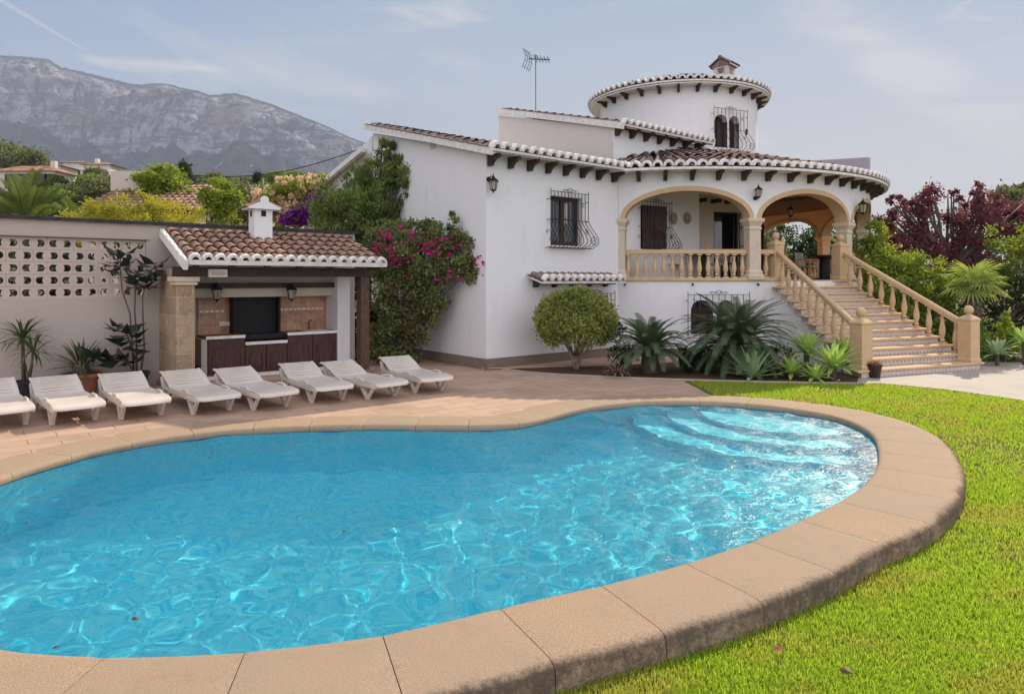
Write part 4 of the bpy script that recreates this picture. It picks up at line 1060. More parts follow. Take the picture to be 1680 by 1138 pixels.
# antenna
ax, ay = 0.74, 21.33; e = empty('tv_antenna', (ax, ay, 7.05), 0, 'tall thin television antenna on the upper roof edge', 'antenna')
m = MB(); m.tube([(0, 0, 0), (0, 0, 1.83)], 0.019, 6); m.build('mast', M['grey_metal'], e)
m = MB(); m.T = Matrix.Translation((0, 0, 1.72)) @ Matrix.Rotation(R(-28), 4, 'Z'); m.T = m.T @ Matrix.Scale(1.15, 4); m.bar((-0.22, 0, 0.04), (0.42, 0, -0.08), 0.02, 0.02)
for yy in (-0.2, -0.07, 0.07, 0.2):
    m.tube([(-0.30, yy, 0.30), (-0.22, yy, 0.12), (-0.22, yy, -0.04), (-0.32, yy, -0.24)], 0.008, 4)
for z_ in (0.26, 0.1, -0.03, -0.2): m.tube([(-0.28 if abs(z_) > .12 else -.22, -0.22, z_), (-0.28 if abs(z_) > .12 else -.22, 0.22, z_)], 0.006, 4)
for kx in range(5):
    x = -0.02+kx*0.1; hh = 0.13-0.014*kx; z = 0.015-0.022*kx
    for s in (-1, 1): m.tube([(x, s*hh, z-0.07), (x, s*0.01, z), (x, s*hh, z+0.07)], 0.008, 4)
m.tube([(0.02, -0.07, 0), (0.02, -0.09, 0.1), (0.02, 0.09, 0.1), (0.02, 0.07, 0)], 0.008, 4)
m.build('aerial', M['iron'], e)

# ================= PORCH FURNITURE =================
def chair_mesh():
    m = MB(); m.box((0, 0, 0.43), (0.44, 0.44, 0.035)); 
    for i, j in ((-1, -1), (1, -1), (1, 1), (-1, 1)): m.bar((i*0.2, j*0.2, 0.42), (i*0.24, j*0.24, 0), 0.045, 0.03)
    return m.mesh('seat', M['plastic']), None
def porch_chair(x, y, rz, label, mat):
    e = empty('porch_chair', (x, y, FLZ), rz, label, 'chair', 'chairs on the villa porch')
    m = MB(); m.box((0, 0, 0.43), (0.44, 0.44, 0.035)); m.build('seat', mat, e, bevel=0.01)
    for i, j in ((-1, -1), (1, -1), (1, 1), (-1, 1)):
        m = MB(); m.bar((i*0.2, j*0.2, 0.42), (i*0.24, j*0.25, 0), 0.045, 0.03); m.build('leg', mat, e)
    m = MB()
    for k in range(5): x_ = -0.17+k*0.085; m.bar((x_, 0.21, 0.45), (x_*1.1, 0.30, 0.84), 0.035, 0.015)
    m.bar((-0.22, 0.3, 0.85), (0.22, 0.3, 0.85), 0.05, 0.03); m.tube([(-0.22, 0.21, 0.43), (-0.23, 0.3, 0.86)], 0.02, 6); m.tube([(0.22, 0.21, 0.43), (0.23, 0.3, 0.86)], 0.02, 6); m.build('backrest', mat, e)
    m = MB()
    for s in (-1, 1): m.tube([(s*0.23, 0.25, 0.64), (s*0.26, -0.05, 0.65), (s*0.25, -0.2, 0.62), (s*0.22, -0.21, 0.44)], 0.02, 6)
    m.build('armrest', mat, e)
def table(x, y, label, mat, topm, r=0.5):
    e = empty('porch_table', (x, y, FLZ), 0, label, 'table'); m = MB(); m.lathe([(r, 0.7), (r, 0.735), (r-.02, 0.745), (0, 0.745)], 28); m.build('tabletop', topm, e)
    m = MB(); m.lathe([(0.3, 0), (0.3, 0.03), (0.16, 0.06), (0.15, 0.6), (0.25, 0.7)], 16); m.build('pedestal', mat, e)
Pw = lambda px, Y: ((px-840)/1120*Y, Y)
table(*Pw(1155, 18.6), 'round white table on the porch behind the front balustrade', M['iron'], M['plastic'], 0.55)
porch_chair(*Pw(1112, 18.3), R(60), 'white porch chair at the left of the round white table', M['plastic'])
porch_chair(*Pw(1134, 19.6), R(10), 'dark porch chair behind the round white table', M['dark_pot'])
porch_chair(*Pw(1180, 19.2), R(-60), 'white porch chair between the round white table and the open door', M['plastic'])
porch_chair(*Pw(1207, 18.2), R(-100), 'dark porch chair beside the stone column nearest the door', M['dark_pot'])
table(*Pw(1353, 20.8), 'black pedestal table at the top of the stairs', M['dark_pot'], M['dark_pot'], 0.48)
porch_chair(*Pw(1325, 22.0), R(40), 'white porch chair behind the black pedestal table', M['plastic'])
porch_chair(*Pw(1370, 22.4), R(-30), 'white porch chair right of the black pedestal table', M['plastic'])
porch_chair(*Pw(1286, 21.2), R(90), 'dark porch chair just inside the top of the stairs', M['dark_pot'])
# ================= GARDEN WALL + BARBECUE SHELTER (frame: x along the wall, y away from the pool) =================
W0 = Vector((-6.5, 12.4))
def gw(x, d, z=0.0): return Vector((W0.x+U.x*x+N2.x*d, W0.y+U.y*x+N2.y*d, z))
def tx(px, d):
    k = (px-840)/1120; bx = W0.x+N2.x*d; by = W0.y+N2.y*d; return (k*by-bx)/(U.x-k*U.y)
def zz(py, px, d):
    Y = W0.y+N2.y*d+U.y*tx(px, d); return CAM_Z+(458-py)/1120*Y
gwall = empty('garden_wall', (W0.x, W0.y, 0), TH, 'long off-white garden wall with an openwork block panel and dark tile coping', 'garden wall')
XR = -0.13; NC = 15; PX = 0.37; PZ = 0.206; XL = XR-NC*PX; ZB = 1.572; ZT = ZB+5*PZ; WH = 2.9
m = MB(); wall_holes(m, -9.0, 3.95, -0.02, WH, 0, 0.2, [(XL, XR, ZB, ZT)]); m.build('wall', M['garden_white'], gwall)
# one openwork block: two crescent holes round a disc
def cres(s):
    pts = []
    for a in np.linspace(-75, 75, 9): pts.append((s*(0.098+0.058*math.cos(R(a))), 0.060*math.sin(R(a))/math.sin(R(75))*0.98))
    for a in np.linspace(48, -48, 7): pts.append((s*(0.0+0.062*math.cos(R(a))), 0.066*math.sin(R(a))/math.sin(R(48))*0.84))
    return pts
bm = bmesh.new(); ed = []
for pts in ([(-PX/2+.002, -PZ/2+.002), (PX/2-.002, -PZ/2+.002), (PX/2-.002, PZ/2-.002), (-PX/2+.002, PZ/2-.002)], cres(1), cres(-1)):
    v = [bm.verts.new((p[0], 0, p[1])) for p in pts]; ed += [bm.edges.new((v[i-1], v[i])) for i in range(len(v))]
bmesh.ops.triangle_fill(bm, use_beauty=True, use_dissolve=False, edges=ed)
r = bmesh.ops.extrude_face_region(bm, geom=bm.faces[:]); vv = [x for x in r['geom'] if isinstance(x, bmesh.types.BMVert)]
bmesh.ops.translate(bm, verts=vv, vec=(0, 0.05, 0)); bmesh.ops.recalc_face_normals(bm, faces=bm.faces)
bm.verts.index_update(); BV = [tuple(v.co) for v in bm.verts]; BF = [tuple(v.index for v in f.verts) for f in bm.faces]; bm.free()
m = MB()
for j in range(5):
    for i in range(NC if j % 2 == 0 else NC-1):
        x = XR-PX*(i+0.5)-(0 if j % 2 == 0 else PX/2); z = ZB+PZ*(j+0.5); m.add([(x+v[0], 0.05+v[1], z+v[2]) for v in BV], BF)
    if j % 2: m.box((XR-PX/4, 0.095, ZB+PZ*(j+0.5)), (PX/2-.004, 0.09, PZ-.004)); m.box((XL+PX/4, 0.095, ZB+PZ*(j+0.5)), (PX/2-.004, 0.09, PZ-.004))
m.build('openwork_panel', m_stucco('block_paint', (0.50, 0.415, 0.365), amount=0.25), gwall, fixn=False)
m = MB(); m.box(((XL+XR)/2, 0.06, ZT+0.006), (XR-XL+0.1, 0.16, 0.012)); m.build('panel_lintel', m_plain('rust', (0.25, 0.14, 0.07), 0.9), gwall)
m = MB(); m.box((-2.5, 0.1, WH+0.015), (13.1, 0.3, 0.03))
n = int(13.0/0.36)
for i in range(n): x = -9.0+0.36*i; cover(m, (x, 0.27, WH+0.02+random.uniform(-.004, .004)), (x+0.37, 0.27-0.0, WH+0.035), 0.055, 0.045, Vector((0, 0, 1))); m.box((x+0.18, -0.045, WH+0.012), (0.34, 0.05, 0.05+random.uniform(0, .01)))
m.build('wall_coping', m_plain('black_slate', (0.025, 0.024, 0.026), 0.6, 0.3), gwall)

bbq = empty('barbecue_shelter', (W0.x, W0.y, 0), TH, 'open barbecue shelter with clay tile roof, stone pillar and dark wooden cupboards', 'barbecue shelter')
e0 = (tx(309, 1.68), -1.68, 2.21); e0x = e0[0]; er = tx(633, 1.68)
rise_ = (2.80-2.21)/1.66
bq = lin_roof(e0, XV, (0, 1, rise_), 18, 6, sp=(er-e0x)/18, rl=0.30, r=0.078, parent=bbq, name='roof', board=0.07)
m = MB(); L_ = 1.66
m.add([(e0x-.02, -1.66, 2.15), (er+.02, -1.66, 2.15), (er+.02, 0, 2.15+rise_*L_), (e0x-.02, 0, 2.15+rise_*L_), (e0x-.02, -1.66, 2.19), (er+.02, -1.66, 2.19), (er+.02, 0, 2.19+rise_*L_), (e0x-.02, 0, 2.19+rise_*L_)], [(3, 2, 1, 0), (4, 5, 6, 7), (0, 1, 5, 4), (1, 2, 6, 5), (2, 3, 7, 6), (3, 0, 4, 7)])
m.build('roof_deck', M['mortar'], bbq)
m = MB(); m.bar((e0x-0.05, -1.74, 2.13), (e0x-0.05, 0.0, 2.13+rise_*1.74), 0.07, 0.16); m.build('verge', M['mortar'], bbq)
# stone pillar and side wall
def m_ashlar():
    t = NT('ashlar'); c = t.coord('Object'); sep = t.n('ShaderNodeSeparateXYZ'); t.t.links.new(c, sep.inputs[0])
    s = t.math('ADD', sep.outputs[0], sep.outputs[1]); cb = t.n('ShaderNodeCombineXYZ'); t.t.links.new(s, cb.inputs[0]); t.t.links.new(sep.outputs[2], cb.inputs[1])
    br = t.n('ShaderNodeTexBrick'); t.t.links.new(cb.outputs[0], br.inputs[0]); br.inputs['Scale'].default_value = 1; br.inputs['Brick Width'].default_value = 0.46; br.inputs['Row Height'].default_value = 0.32
    br.inputs['Mortar Size'].default_value = 0.016; br.inputs['Mortar Smooth'].default_value = 0.3; br.inputs['Color1'].default_value = (0.42, 0.31, 0.20, 1); br.inputs['Color2'].default_value = (0.30, 0.21, 0.13, 1); br.inputs['Mortar'].default_value = (0.42, 0.33, 0.23, 1)
    w = t.coord('World'); n = t.noise(w, 5, 6, 0.7); col = t.mix(t.ramp(n, 0.42, 0.7, 0, 0.6), br.outputs[0], (0.20, 0.15, 0.11)); col = t.mix(t.ramp(t.noise(w, 24, 4, 0.7), 0.45, 0.7, 0, 0.4), col, (0.55, 0.44, 0.3))
    return t.done(t.bsdf(col, 0.9, t.bump(t.math('ADD', n, t.math('MULTIPLY', br.outputs['Fac'], -0.3)), 0.8, 0.02), spec=0.15))
M['ashlar'] = m_ashlar()
px0 = tx(289, 1.25); px1 = tx(320, 1.25)
m = MB(); m.box(((px0+px1)/2, -1.11, 0.90), (px1-px0, 0.30, 1.80)); m.box(((px0+px1)/2-0.015, -0.48, 1.04), (px1-px0-0.03, 0.962, 2.08))
m.build('stone_pillar', M['ashlar'], bbq, bevel=0.012)
m = MB(); m.box(((px0+px1)/2, -1.12, 1.83), (px1-px0+0.06, 0.36, 0.06)); m.box(((px0+px1)/2, -1.12, 1.90), (px1-px0+0.12, 0.42, 0.08)); m.build('pillar_capital', M['sandstone2'], bbq, bevel=0.008)
bx1 = tx(600, 1.25)
m = MB(); m.box(((px0+bx1)/2+0.02, -1.17, 2.03), (bx1-px0+0.1, 0.15, 0.17)); m.build('beam', M['corbel'], bbq)
for i in range(6): m = MB(); m.bar((px0+0.25+i*0.6, -1.5, 2.13), (px0+0.25+i*0.6, -0.02, 2.13+rise_*1.48), 0.09, 0.075); m.build('rafter', M['corbel'], bbq)
m = MB(); m.box((bx1-0.02, -1.17, 1.0), (0.19, 0.19, 1.86)); m.build('post', M['post_wood'], bbq)
m = MB(); m.box((bx1-0.02, -1.17, 0.05), (0.24, 0.24, 0.1)); m.build('post_base', M['plinth'], bbq)
xa, xb = tx(341, .6), tx(553, .6); xp = tx(573, .6)
m = MB(); m.box(((px0+xp)/2+0.2, -0.42, 0.035), (xp-px0+0.5, 0.84, 0.07)); m.build('platform', M['patio'], bbq)
m = MB(); m.box(((xa+xb)/2+0.03, -0.60, 0.10), (xb-xa+0.1, 0.1, 0.06)); m.build('kick_kerb', M['mortar'], bbq)
m = MB(); m.box((xp-(xp-xb)/2, -0.31, 1.1), (xp-xb, 0.62, 2.06)); m.build('pier', M['white'], bbq)
m = MB(); m.box((xa-0.06, -0.3, 0.44), (0.1, 0.58, 0.74)); m.build('side_panel', M['garden_white'], bbq)
# inside walls
yb1 = 1.56
m = MB(); m.box(((px1+xb)/2, -0.2, (yb1+2.3)/2), (xb-px1-0.004, 0.38, 2.3-yb1)); m.build('hood_wall', M['cream'], bbq)
m = MB(); m.box(((px1+xb)/2, -0.44, zz(468, 440, .45)), (xb-px1-0.01, 0.09, 0.10)); m.build('inner_beam', M['corbel'], bbq)
def m_backsplash():
    t = NT('backsplash'); c = t.coord('Object'); sep = t.n('ShaderNodeSeparateXYZ'); t.t.links.new(c, sep.inputs[0]); cb = t.n('ShaderNodeCombineXYZ'); t.t.links.new(sep.outputs[0], cb.inputs[0]); t.t.links.new(sep.outputs[2], cb.inputs[1])
    br = t.n('ShaderNodeTexBrick'); br.offset = 0.5; t.t.links.new(cb.outputs[0], br.inputs[0]); br.inputs['Scale'].default_value = 1; br.inputs['Brick Width'].default_value = 0.21; br.inputs['Row Height'].default_value = 0.205; br.inputs['Mortar Size'].default_value = 0.005
    br.inputs['Color1'].default_value = (0.46, 0.25, 0.15, 1); br.inputs['Color2'].default_value = (0.32, 0.16, 0.10, 1); br.inputs['Mortar'].default_value = (0.18, 0.1, 0.07, 1)
    col = t.mix(t.ramp(t.noise(t.coord('World'), 7, 4), 0.4, 0.7, 0, 0.6), br.outputs[0], (0.55, 0.36, 0.22))
    return t.done(t.bsdf(col, 0.45, t.bump(br.outputs['Fac'], 0.3, 0.01)))
m = MB(); m.box(((xa+xb)/2-0.02, -0.025, (0.8+yb1)/2), (xb-xa+0.02, 0.04, yb1-0.8)); m.build('backsplash', m_backsplash(), bbq)
fx0, fx1 = tx(383, .3), tx(460, .3)
m = MB(); mL = MB()
for i in range(26):
    x = xa+0.03+i*0.095
    if fx0-0.05 < x < fx1+0.05 or x > xb-0.04: continue
    (m if x > fx1 else mL).box((x, -0.05, 1.29), (0.07, 0.012, 0.035))
mL.build('tile_border', M['mortar'], bbq)
m.build('tile_border', M['mortar'], bbq)
m = MB(); m.box(((fx0+fx1)/2, -0.09, 1.14), (fx1-fx0, 0.09, 0.84)); m.box((fx0+0.02, -0.22, 1.14), (0.04, 0.18, 0.84)); m.box((fx1-0.02, -0.22, 1.14), (0.04, 0.18, 0.84)); m.build('firebox', M['black'], bbq)
# counters + cupboards
xm0, xm1 = tx(402, .6), tx(471, .6)
def counter(x0, x1, zt):
    m = MB(); m.box(((x0+x1)/2, -0.31, zt-0.02), (x1-x0-.004, 0.6, 0.03)); c_ = m.build('counter', M['terracotta'], bbq)
    m = MB(); m.box(((x0+x1)/2, -0.622, zt-0.028), (x1-x0-.004, 0.02, 0.055)); m.build('counter_edge', M['mortar'], c_)
counter(xa-0.04, xm0, 0.86); counter(xm0, xm1, 0.72); counter(xm1, xb, 0.86)
def cupboard(x0, x1, zt):
    m = MB(); m.box(((x0+x1)/2, -0.3, (0.13+zt)/2), (x1-x0-0.004, 0.56, zt-0.13)); cb_ = m.build('cupboard', M['cabinet'], bbq)
    m = MB(); w = x1-x0; cx_ = (x0+x1)/2; h = zt-0.13; z0 = 0.16
    m.box((cx_, -0.59, z0+h/2-0.02), (w-0.03, 0.02, h-0.07))
    # arched raised field
    pts = []; aw_ = (w-0.16)/2; zz0 = z0+0.06; zs_ = zt-0.13-aw_*0.75
    for a in np.linspace(0, math.pi, 11): pts.append((cx_+aw_*math.cos(a), zs_+aw_*0.6*math.sin(a)))
    pts += [(cx_-aw_, zz0), (cx_+aw_, zz0)]
    for k in range(len(pts)):
        a, b = pts[k], pts[(k+1) % len(pts)]; m.bar((a[0], -0.605, a[1]), (b[0], -0.605, b[1]), 0.018, 0.018, up=(0, 1, 0))
    n = len(pts); m.add([(cx_+(p[0]-cx_)*.78, -0.607, zz0+0.02+(p[1]-zz0)*.84) for p in pts], [tuple(range(n))])
    m.build('door', M['cabinet'], cb_)
xd = (xm0+xm1)/2; xe = (xm1+xb)/2
cupboard(xa, xm0, 0.82); cupboard(xm0, xd, 0.68); cupboard(xd, xm1, 0.68); cupboard(xm1, xe, 0.82); cupboard(xe, xb, 0.82)
m = MB(); m.box(((fx0+fx1)/2+0.04, -0.36, 0.80), (fx1-fx0+0.02, 0.30, 0.10)); m.build('grill_tray', M['black'], bbq, bevel=0.01)
m = MB(); xs_ = tx(515, .35); m.box((xs_, -0.33, 0.865), (0.5, 0.36, 0.012)); m.build('sink', M['sandstone2'], bbq, bevel=0.004)
m = MB(); m.tube([(xs_, -0.1, 0.86), (xs_, -0.1, 1.02), (xs_, -0.16, 1.06), (xs_, -0.24, 1.03)], 0.012, 6); m.build('tap', M['grey_metal'], bbq, smooth=True)
m = MB(); xo = tx(369, .06); m.box((xo, -0.055, zz(531, 369, .06)), (0.2, 0.02, 0.08)); m.build('socket', M['mortar'], bbq, bevel=0.004)
# chimney of the shelter
xc = tx(430, .45); zc0 = 2.6; m = MB(); m.box((xc, -0.36, 2.95), (0.34, 0.34, 0.7)); ch = m.build('chimney', M['white'], bbq)
for (ox, oy, sx_, sy_) in ((-0.0, -0.173, 0.09, 0.012), (-0.173, 0.02, 0.012, 0.08)):
    m = MB(); m.box((xc+ox, -0.36+oy, 3.16), (sx_, sy_, 0.11)); m.build('smoke_hole', M['black'], ch)
m = MB(); zt = 3.24
gp = [(-0.30, 0), (0.30, 0), (0.30, 0.04), (0.07, 0.14)]+[(0.075*math.cos(a), 0.18+0.075*math.sin(a)) for a in np.linspace(0, math.pi, 9)]+[(-0.07, 0.14), (-0.30, 0.04)]
vs = [(xc+p[0], -0.61, zt+p[1]) for p in gp]+[(xc+p[0], -0.56, zt+p[1]) for p in gp]; nG = len(gp)
m.add(vs, [tuple(range(nG)), tuple(range(2*nG-1, nG-1, -1))]+[(i, nG+i, nG+(i+1) % nG, (i+1) % nG) for i in range(nG)])
m.box((xc, -0.36, zt+0.015), (0.56, 0.48, 0.03)); m.build('chimney_gable', M['white'], ch)
m = MB()
for s in (-1, 1):
    for i in range(4): y_ = -0.53+i*0.12; cover(m, (xc+s*0.33, y_, zt+0.02), (xc, y_, zt+0.16), 0.06, 0.05, Vector((0, 0, 1)))
m.tube([(xc, -0.56, zt+0.17), (xc, -0.1, zt+0.17)], 0.06, 8); m.build('chimney_cap', M['tile'], ch)
# lamps and heater
p = gw(tx(367, 1.05), 0.47, 0); lantern((p.x, p.y, zz(481, 367, .6)), nf, 'black lantern in the barbecue shelter, left of the black hearth', s=0.95)
p = gw(tx(492, 1.05), 0.47, 0); lantern((p.x, p.y, zz(481, 492, .6)), nf, 'black lantern in the barbecue shelter, above the sink', s=0.95)
p = gw(tx(358, 1.3), 1.27, 0); e = empty('wall_heater', (p.x, p.y, zz(448, 358, 1.28)), TH, 'white box lamp fixed on the dark beam of the barbecue shelter', 'lamp')
m = MB(); m.box((0, 0, 0), (0.31, 0.08, 0.14)); m.build('housing', M['mortar'], e, bevel=0.01)
m = MB(); m.box((0, -0.045, -0.01), (0.24, 0.012, 0.06)); m.build('reflector', M['cream'], e)

# ================= LOUNGERS =================
def make_lounger():
    e = empty('sun_lounger', (0, 0, 0), 0, 'x', 'sun lounger', 'white plastic sun loungers in a row beside the pool')
    # local: x width (0..0.6 between feet), y towards the head, origin = left foot contact
    w = 0.60; x0 = -0.03; cxl = x0+w/2
    # seat/back profile along y
    prof_ = [(-0.34, 0.235), (-0.31, 0.27), (-0.1, 0.285), (0.25, 0.275), (0.6, 0.265), (0.90, 0.265)]
    back_ = [(0.90, 0.265), (0.96, 0.275), (1.15, 0.36), (1.38, 0.43), (1.47, 0.455), (1.52, 0.43)]
    def shell(pr, name, slats):
        m = MB(); n = len(pr); th = 0.028; nx_ = 8; vs = []; fs = []
        for s in (0, 1):
            for (y, z) in pr:
                for i in range(nx_+1):
                    u = i/nx_; edge = 0.018*(abs(2*u-1)**6); yy = y
                    vs.append((x0+w*u, yy, z+edge-(th if s else 0)))
        q = nx_+1
        for s in (0, 1):
            o = s*n*q
            for j in range(n-1):
                for i in range(nx_): fs.append((o+j*q+i, o+j*q+i+1, o+(j+1)*q+i+1, o+(j+1)*q+i))
        o = n*q
        for j in range(n-1):
            fs.append((j*q, (j+1)*q, o+(j+1)*q, o+j*q)); fs.append((j*q+nx_, (j+1)*q+nx_, o+(j+1)*q+nx_, o+j*q+nx_))
        for i in range(nx_): fs.append((i, i+1, o+i+1, o+i)); jj = (n-1)*q; fs.append((jj+i, jj+i+1, o+jj+i+1, o+jj+i))
        m.add(vs, fs); ob = m.build(name, M['plastic'], e, smooth=50, bevel=0.01)
        if not slats: return ob
        m2 = MB()      # moulded slats standing on the shell
        for k in range(slats):
            y = pr[0][0]+0.06+(pr[-1][0]-pr[0][0]-0.12)*k/(slats-1); z = np.interp(y, [p[0] for p in pr], [p[1] for p in pr])
            m2.box((cxl, y, z+0.002), (w-0.15, (pr[-1][0]-pr[0][0])/slats*0.62, 0.014))
        m2.build('slats', M['plastic'], ob, bevel=0.004); return ob
    shell(prof_, 'seat', 0); shell(back_, 'backrest', 8)
    m = MB()
    for s in (0, 1):
        x = x0+0.02+s*(w-0.04); m.bar((x, -0.3, 0.235), (x, 0.92, 0.225), 0.045, 0.07); m.bar((x, 0.92, 0.225), (x, 1.36, 0.235), 0.04, 0.05)
        m.tube([(x, 0.05, 0.27), (x, 0.15, 0.31), (x, 0.32, 0.31), (x, 0.42, 0.28)], 0.018, 8)
    m.bar((x0, 0.9, 0.225), (x0+w, 0.9, 0.225), 0.05, 0.05)
    m.build('frame', M['plastic'], e, smooth=40, bevel=0.008)
    for s in (0, 1):
        x = x0+0.055+s*(w-0.11)
        m = MB(); m.bar((x, 0.24, 0.25), (x, 0.0, 0.0), 0.06, 0.06, up=(1, 0, 0)); m.bar((x, -0.2, 0.24), (x, 0.01, 0.0), 0.045, 0.05, up=(1, 0, 0)); m.box((x, 0.005, 0.012), (0.055, 0.08, 0.024)); m.build('leg', M['plastic'], e, bevel=0.008)
        m = MB(); m.bar((x-0.03+s*0.06, 1.40, 0.39), (x-0.02+s*0.04, 1.24, 0.0), 0.055, 0.06, up=(1, 0, 0)); m.bar((x, 1.0, 0.235), (x, 1.22, 0.02), 0.03, 0.04, up=(1, 0, 0)); m.box((x-0.02+s*0.04, 1.24, 0.012), (0.05, 0.07, 0.024)); m.build('leg', M['plastic'], e, bevel=0.008)
    return e
lg = make_lounger()
LPOS = [(-6.75, 8.6, 43, 'white sun lounger cut off by the left edge of the picture'), (-6.03, 8.91, 43, 'white sun lounger in front of the brown terracotta pot, second from the left'), (-5.32, 9.25, 40, 'white sun lounger in front of the rubber plant, third from the left'),
        (-4.5, 9.59, 42, 'white sun lounger in front of the stone pillar, half in sun'), (-3.77, 9.9, 43, 'white sun lounger in front of the left cupboard of the barbecue'), (-3.10, 10.48, 36, 'white sun lounger in front of the cupboard under the sink, sixth from the left'),
        (-2.3, 10.8, 43, 'white sun lounger in front of the white pier, second from the right'), (-1.64, 11.41, 33, 'white sun lounger furthest right, beside the brown wooden post')]
for i, (x, y, a, lab) in enumerate(LPOS):
    o = lg if i == 0 else copy_tree(lg); o.location = (x, y, 0); o.rotation_euler = (0, 0, R(a)); o['label'] = lab
bpy.context.view_layer.update()

# ================= PLANTS: leaf generators =================
def leaves_mesh(name, P, Dn, Wd, L, Wt, mat, shape='leaf', droop=0.0):
    """P base points, Dn leaf directions, Wd width directions (n,3), L lengths, Wt half widths"""
    n = len(P); Nn = np.cross(Dn, Wd); Nn /= np.maximum(1e-6, np.linalg.norm(Nn, axis=1))[:, None]
    L = np.broadcast_to(L, (n,))[:, None]; Wt = np.broadcast_to(Wt, (n,))[:, None]
    V = np.empty((n, 5, 3), np.float32); fold = 0.25*Wt
    V[:, 0] = P; V[:, 1] = P+Dn*L*0.45+Wd*Wt+Nn*fold; V[:, 2] = P+Dn*L*0.5; V[:, 3] = P+Dn*L*0.45-Wd*Wt+Nn*fold; V[:, 4] = P+Dn*L-Nn*L*droop
    V[:, 2, 2] -= 0
    base = np.arange(n)[:, None]*5
    loops = np.concatenate([base+np.array([0, 1, 4, 2]), base+np.array([0, 2, 4, 3])], 1).astype(np.int32)
    me = bpy.data.meshes.new(name); me.vertices.add(n*5); me.vertices.foreach_set('co', V.ravel())
    me.loops.add(n*8); me.loops.foreach_set('vertex_index', loops.ravel()); me.polygons.add(n*2)
    me.polygons.foreach_set('loop_start', (np.arange(n*2)*4).astype(np.int32)); me.update(calc_edges=True)
    me.materials.append(mat); return me
def unit(v): return v/np.maximum(1e-6, np.linalg.norm(v, axis=1))[:, None]
def crown_pts(blobs, n, clump=0.22, clumps=40, shell=0.55, flat=0.8):
    """blobs (cx,cy,cz,rx,ry,rz): leaf positions in clumps spread over and inside the blobs"""
    vol = np.array([b[3]*b[4]*b[5] for b in blobs])**0.67; vol /= vol.sum(); P = []; O = []
    for b, v in zip(blobs, vol):
        nb = int(n*v)+1; nc = max(4, int(clumps*v)+1); c = np.array(b[:3]); r = np.array(b[3:6])
        d = unit(rng.normal(size=(nc, 3))); rad = shell+(1-shell)*rng.random(nc)**0.5
        rad *= 1+0.12*rng.normal(size=nc)
        cc = c+d*r*rad[:, None]; k = rng.integers(0, nc, nb); cs = clump*(0.6+0.8*rng.random(nc))*np.mean(r)
        off = rng.normal(size=(nb, 3))*(cs[k]*0.55)[:, None]; off[:, 2] *= flat
        P.append(cc[k]+off); O.append(unit(cc[k]+off-c))
    return np.concatenate(P), np.concatenate(O)
def foliage(name, blobs, n, leaf, width, mat, parent, clump=0.3, clumps=40, shell=0.55, up=0.3, rand=0.9, droop=0.1, zmin=None, flat=0.8):
    P, O = crown_pts(blobs, n, clump, clumps, shell, flat)
    if zmin is not None: k = P[:, 2] > zmin; P = P[k]; O = O[k]
    n = len(P); Dn = unit(O*0.6+rng.normal(size=(n, 3))*rand+np.array([0, 0, up])); Wd = unit(np.cross(Dn, rng.normal(size=(n, 3))))
    s = 0.6+0.8*rng.random(n)
    return link(name, leaves_mesh(name, P, Dn, Wd, leaf*s, width*s, mat, droop=droop), parent)
def branches(name, base, tips, mat, parent, r=0.05, wig=0.15, trunk_to=None, seg=7):
    m = MB(); base = Vector(base)
    fork = Vector(trunk_to) if trunk_to is not None else base
    if trunk_to is not None:
        pts = [base.lerp(fork, k/5)+Vector((mnoise.noise(Vector((k*.7, base.x, 1)))*r, mnoise.noise(Vector((k*.7, base.y, 5)))*r, 0)) for k in range(6)]; m.tube(pts, [r*(1.25-0.3*k/5) for k in range(6)], seg+2)
    for t_ in tips:
        t_ = Vector(t_); d = (t_-fork); pts = []
        for k in range(6):
            f = k/5; q = fork.lerp(t_, f)+Vector((math.sin(f*math.pi)*mnoise.noise(t_*3+Vector((k, 0, 0)))*wig, math.sin(f*math.pi)*mnoise.noise(t_*3+Vector((0, k, 0)))*wig, 0.1*d.length*math.sin(f*math.pi)*0.4)); pts.append(q)
        m.tube(pts, [r*0.75*(1-0.8*k/5) for k in range(6)], seg)
    return m.build(name, mat, parent, smooth=True)
def blade_rosette(name, c, n, L, W, mat, parent, el0=15, el1=85, bend=0.4, thick=0.0, seg=5, start=0.03, taper=1.0, fold=0.3, kmin=0.7):
    """sword shaped leaves in a rosette; each a folded strip"""
    vs = []; fs = []; c = Vector(c)
    for i in range(n):
        az = i*2.399963+random.uniform(-.15, .15); f = i/max(1, n-1); el = R(el1+(el0-el1)*f+random.uniform(-6, 6)); ln = L*(kmin+(1-kmin)*math.sin(f*math.pi*0.9+0.3))*random.uniform(.88, 1.08)
        h = Vector((math.cos(az), math.sin(az), 0)); s = Vector((-math.sin(az), math.cos(az), 0)); b0 = len(vs); p = c+h*start
        for k in range(seg+1):
            t_ = k/seg; e_ = el-bend*t_*t_*1.6; w = W*(math.sin(min(1, (t_+0.18)*1.15)*math.pi*0.5) if t_ < 0.6 else 1)*(1-t_**2.2)**0.8 if t_ < 1 else 0.0008
            u_ = Vector((0, 0, 1))*math.cos(e_)-h*math.sin(e_)
            if k > 0: p = p+(h*math.cos(e_)+Vector((0, 0, 1))*math.sin(e_))*ln/seg
            vs += [p-s*w+u_*w*fold, p, p+s*w+u_*w*fold]
        for k in range(seg):
            a = b0+k*3; fs += [(a, a+1, a+4, a+3), (a+1, a+2, a+5, a+4)]
    m = MB(); m.add(vs, fs); return m.build(name, mat, parent, smooth=True, fixn=False)
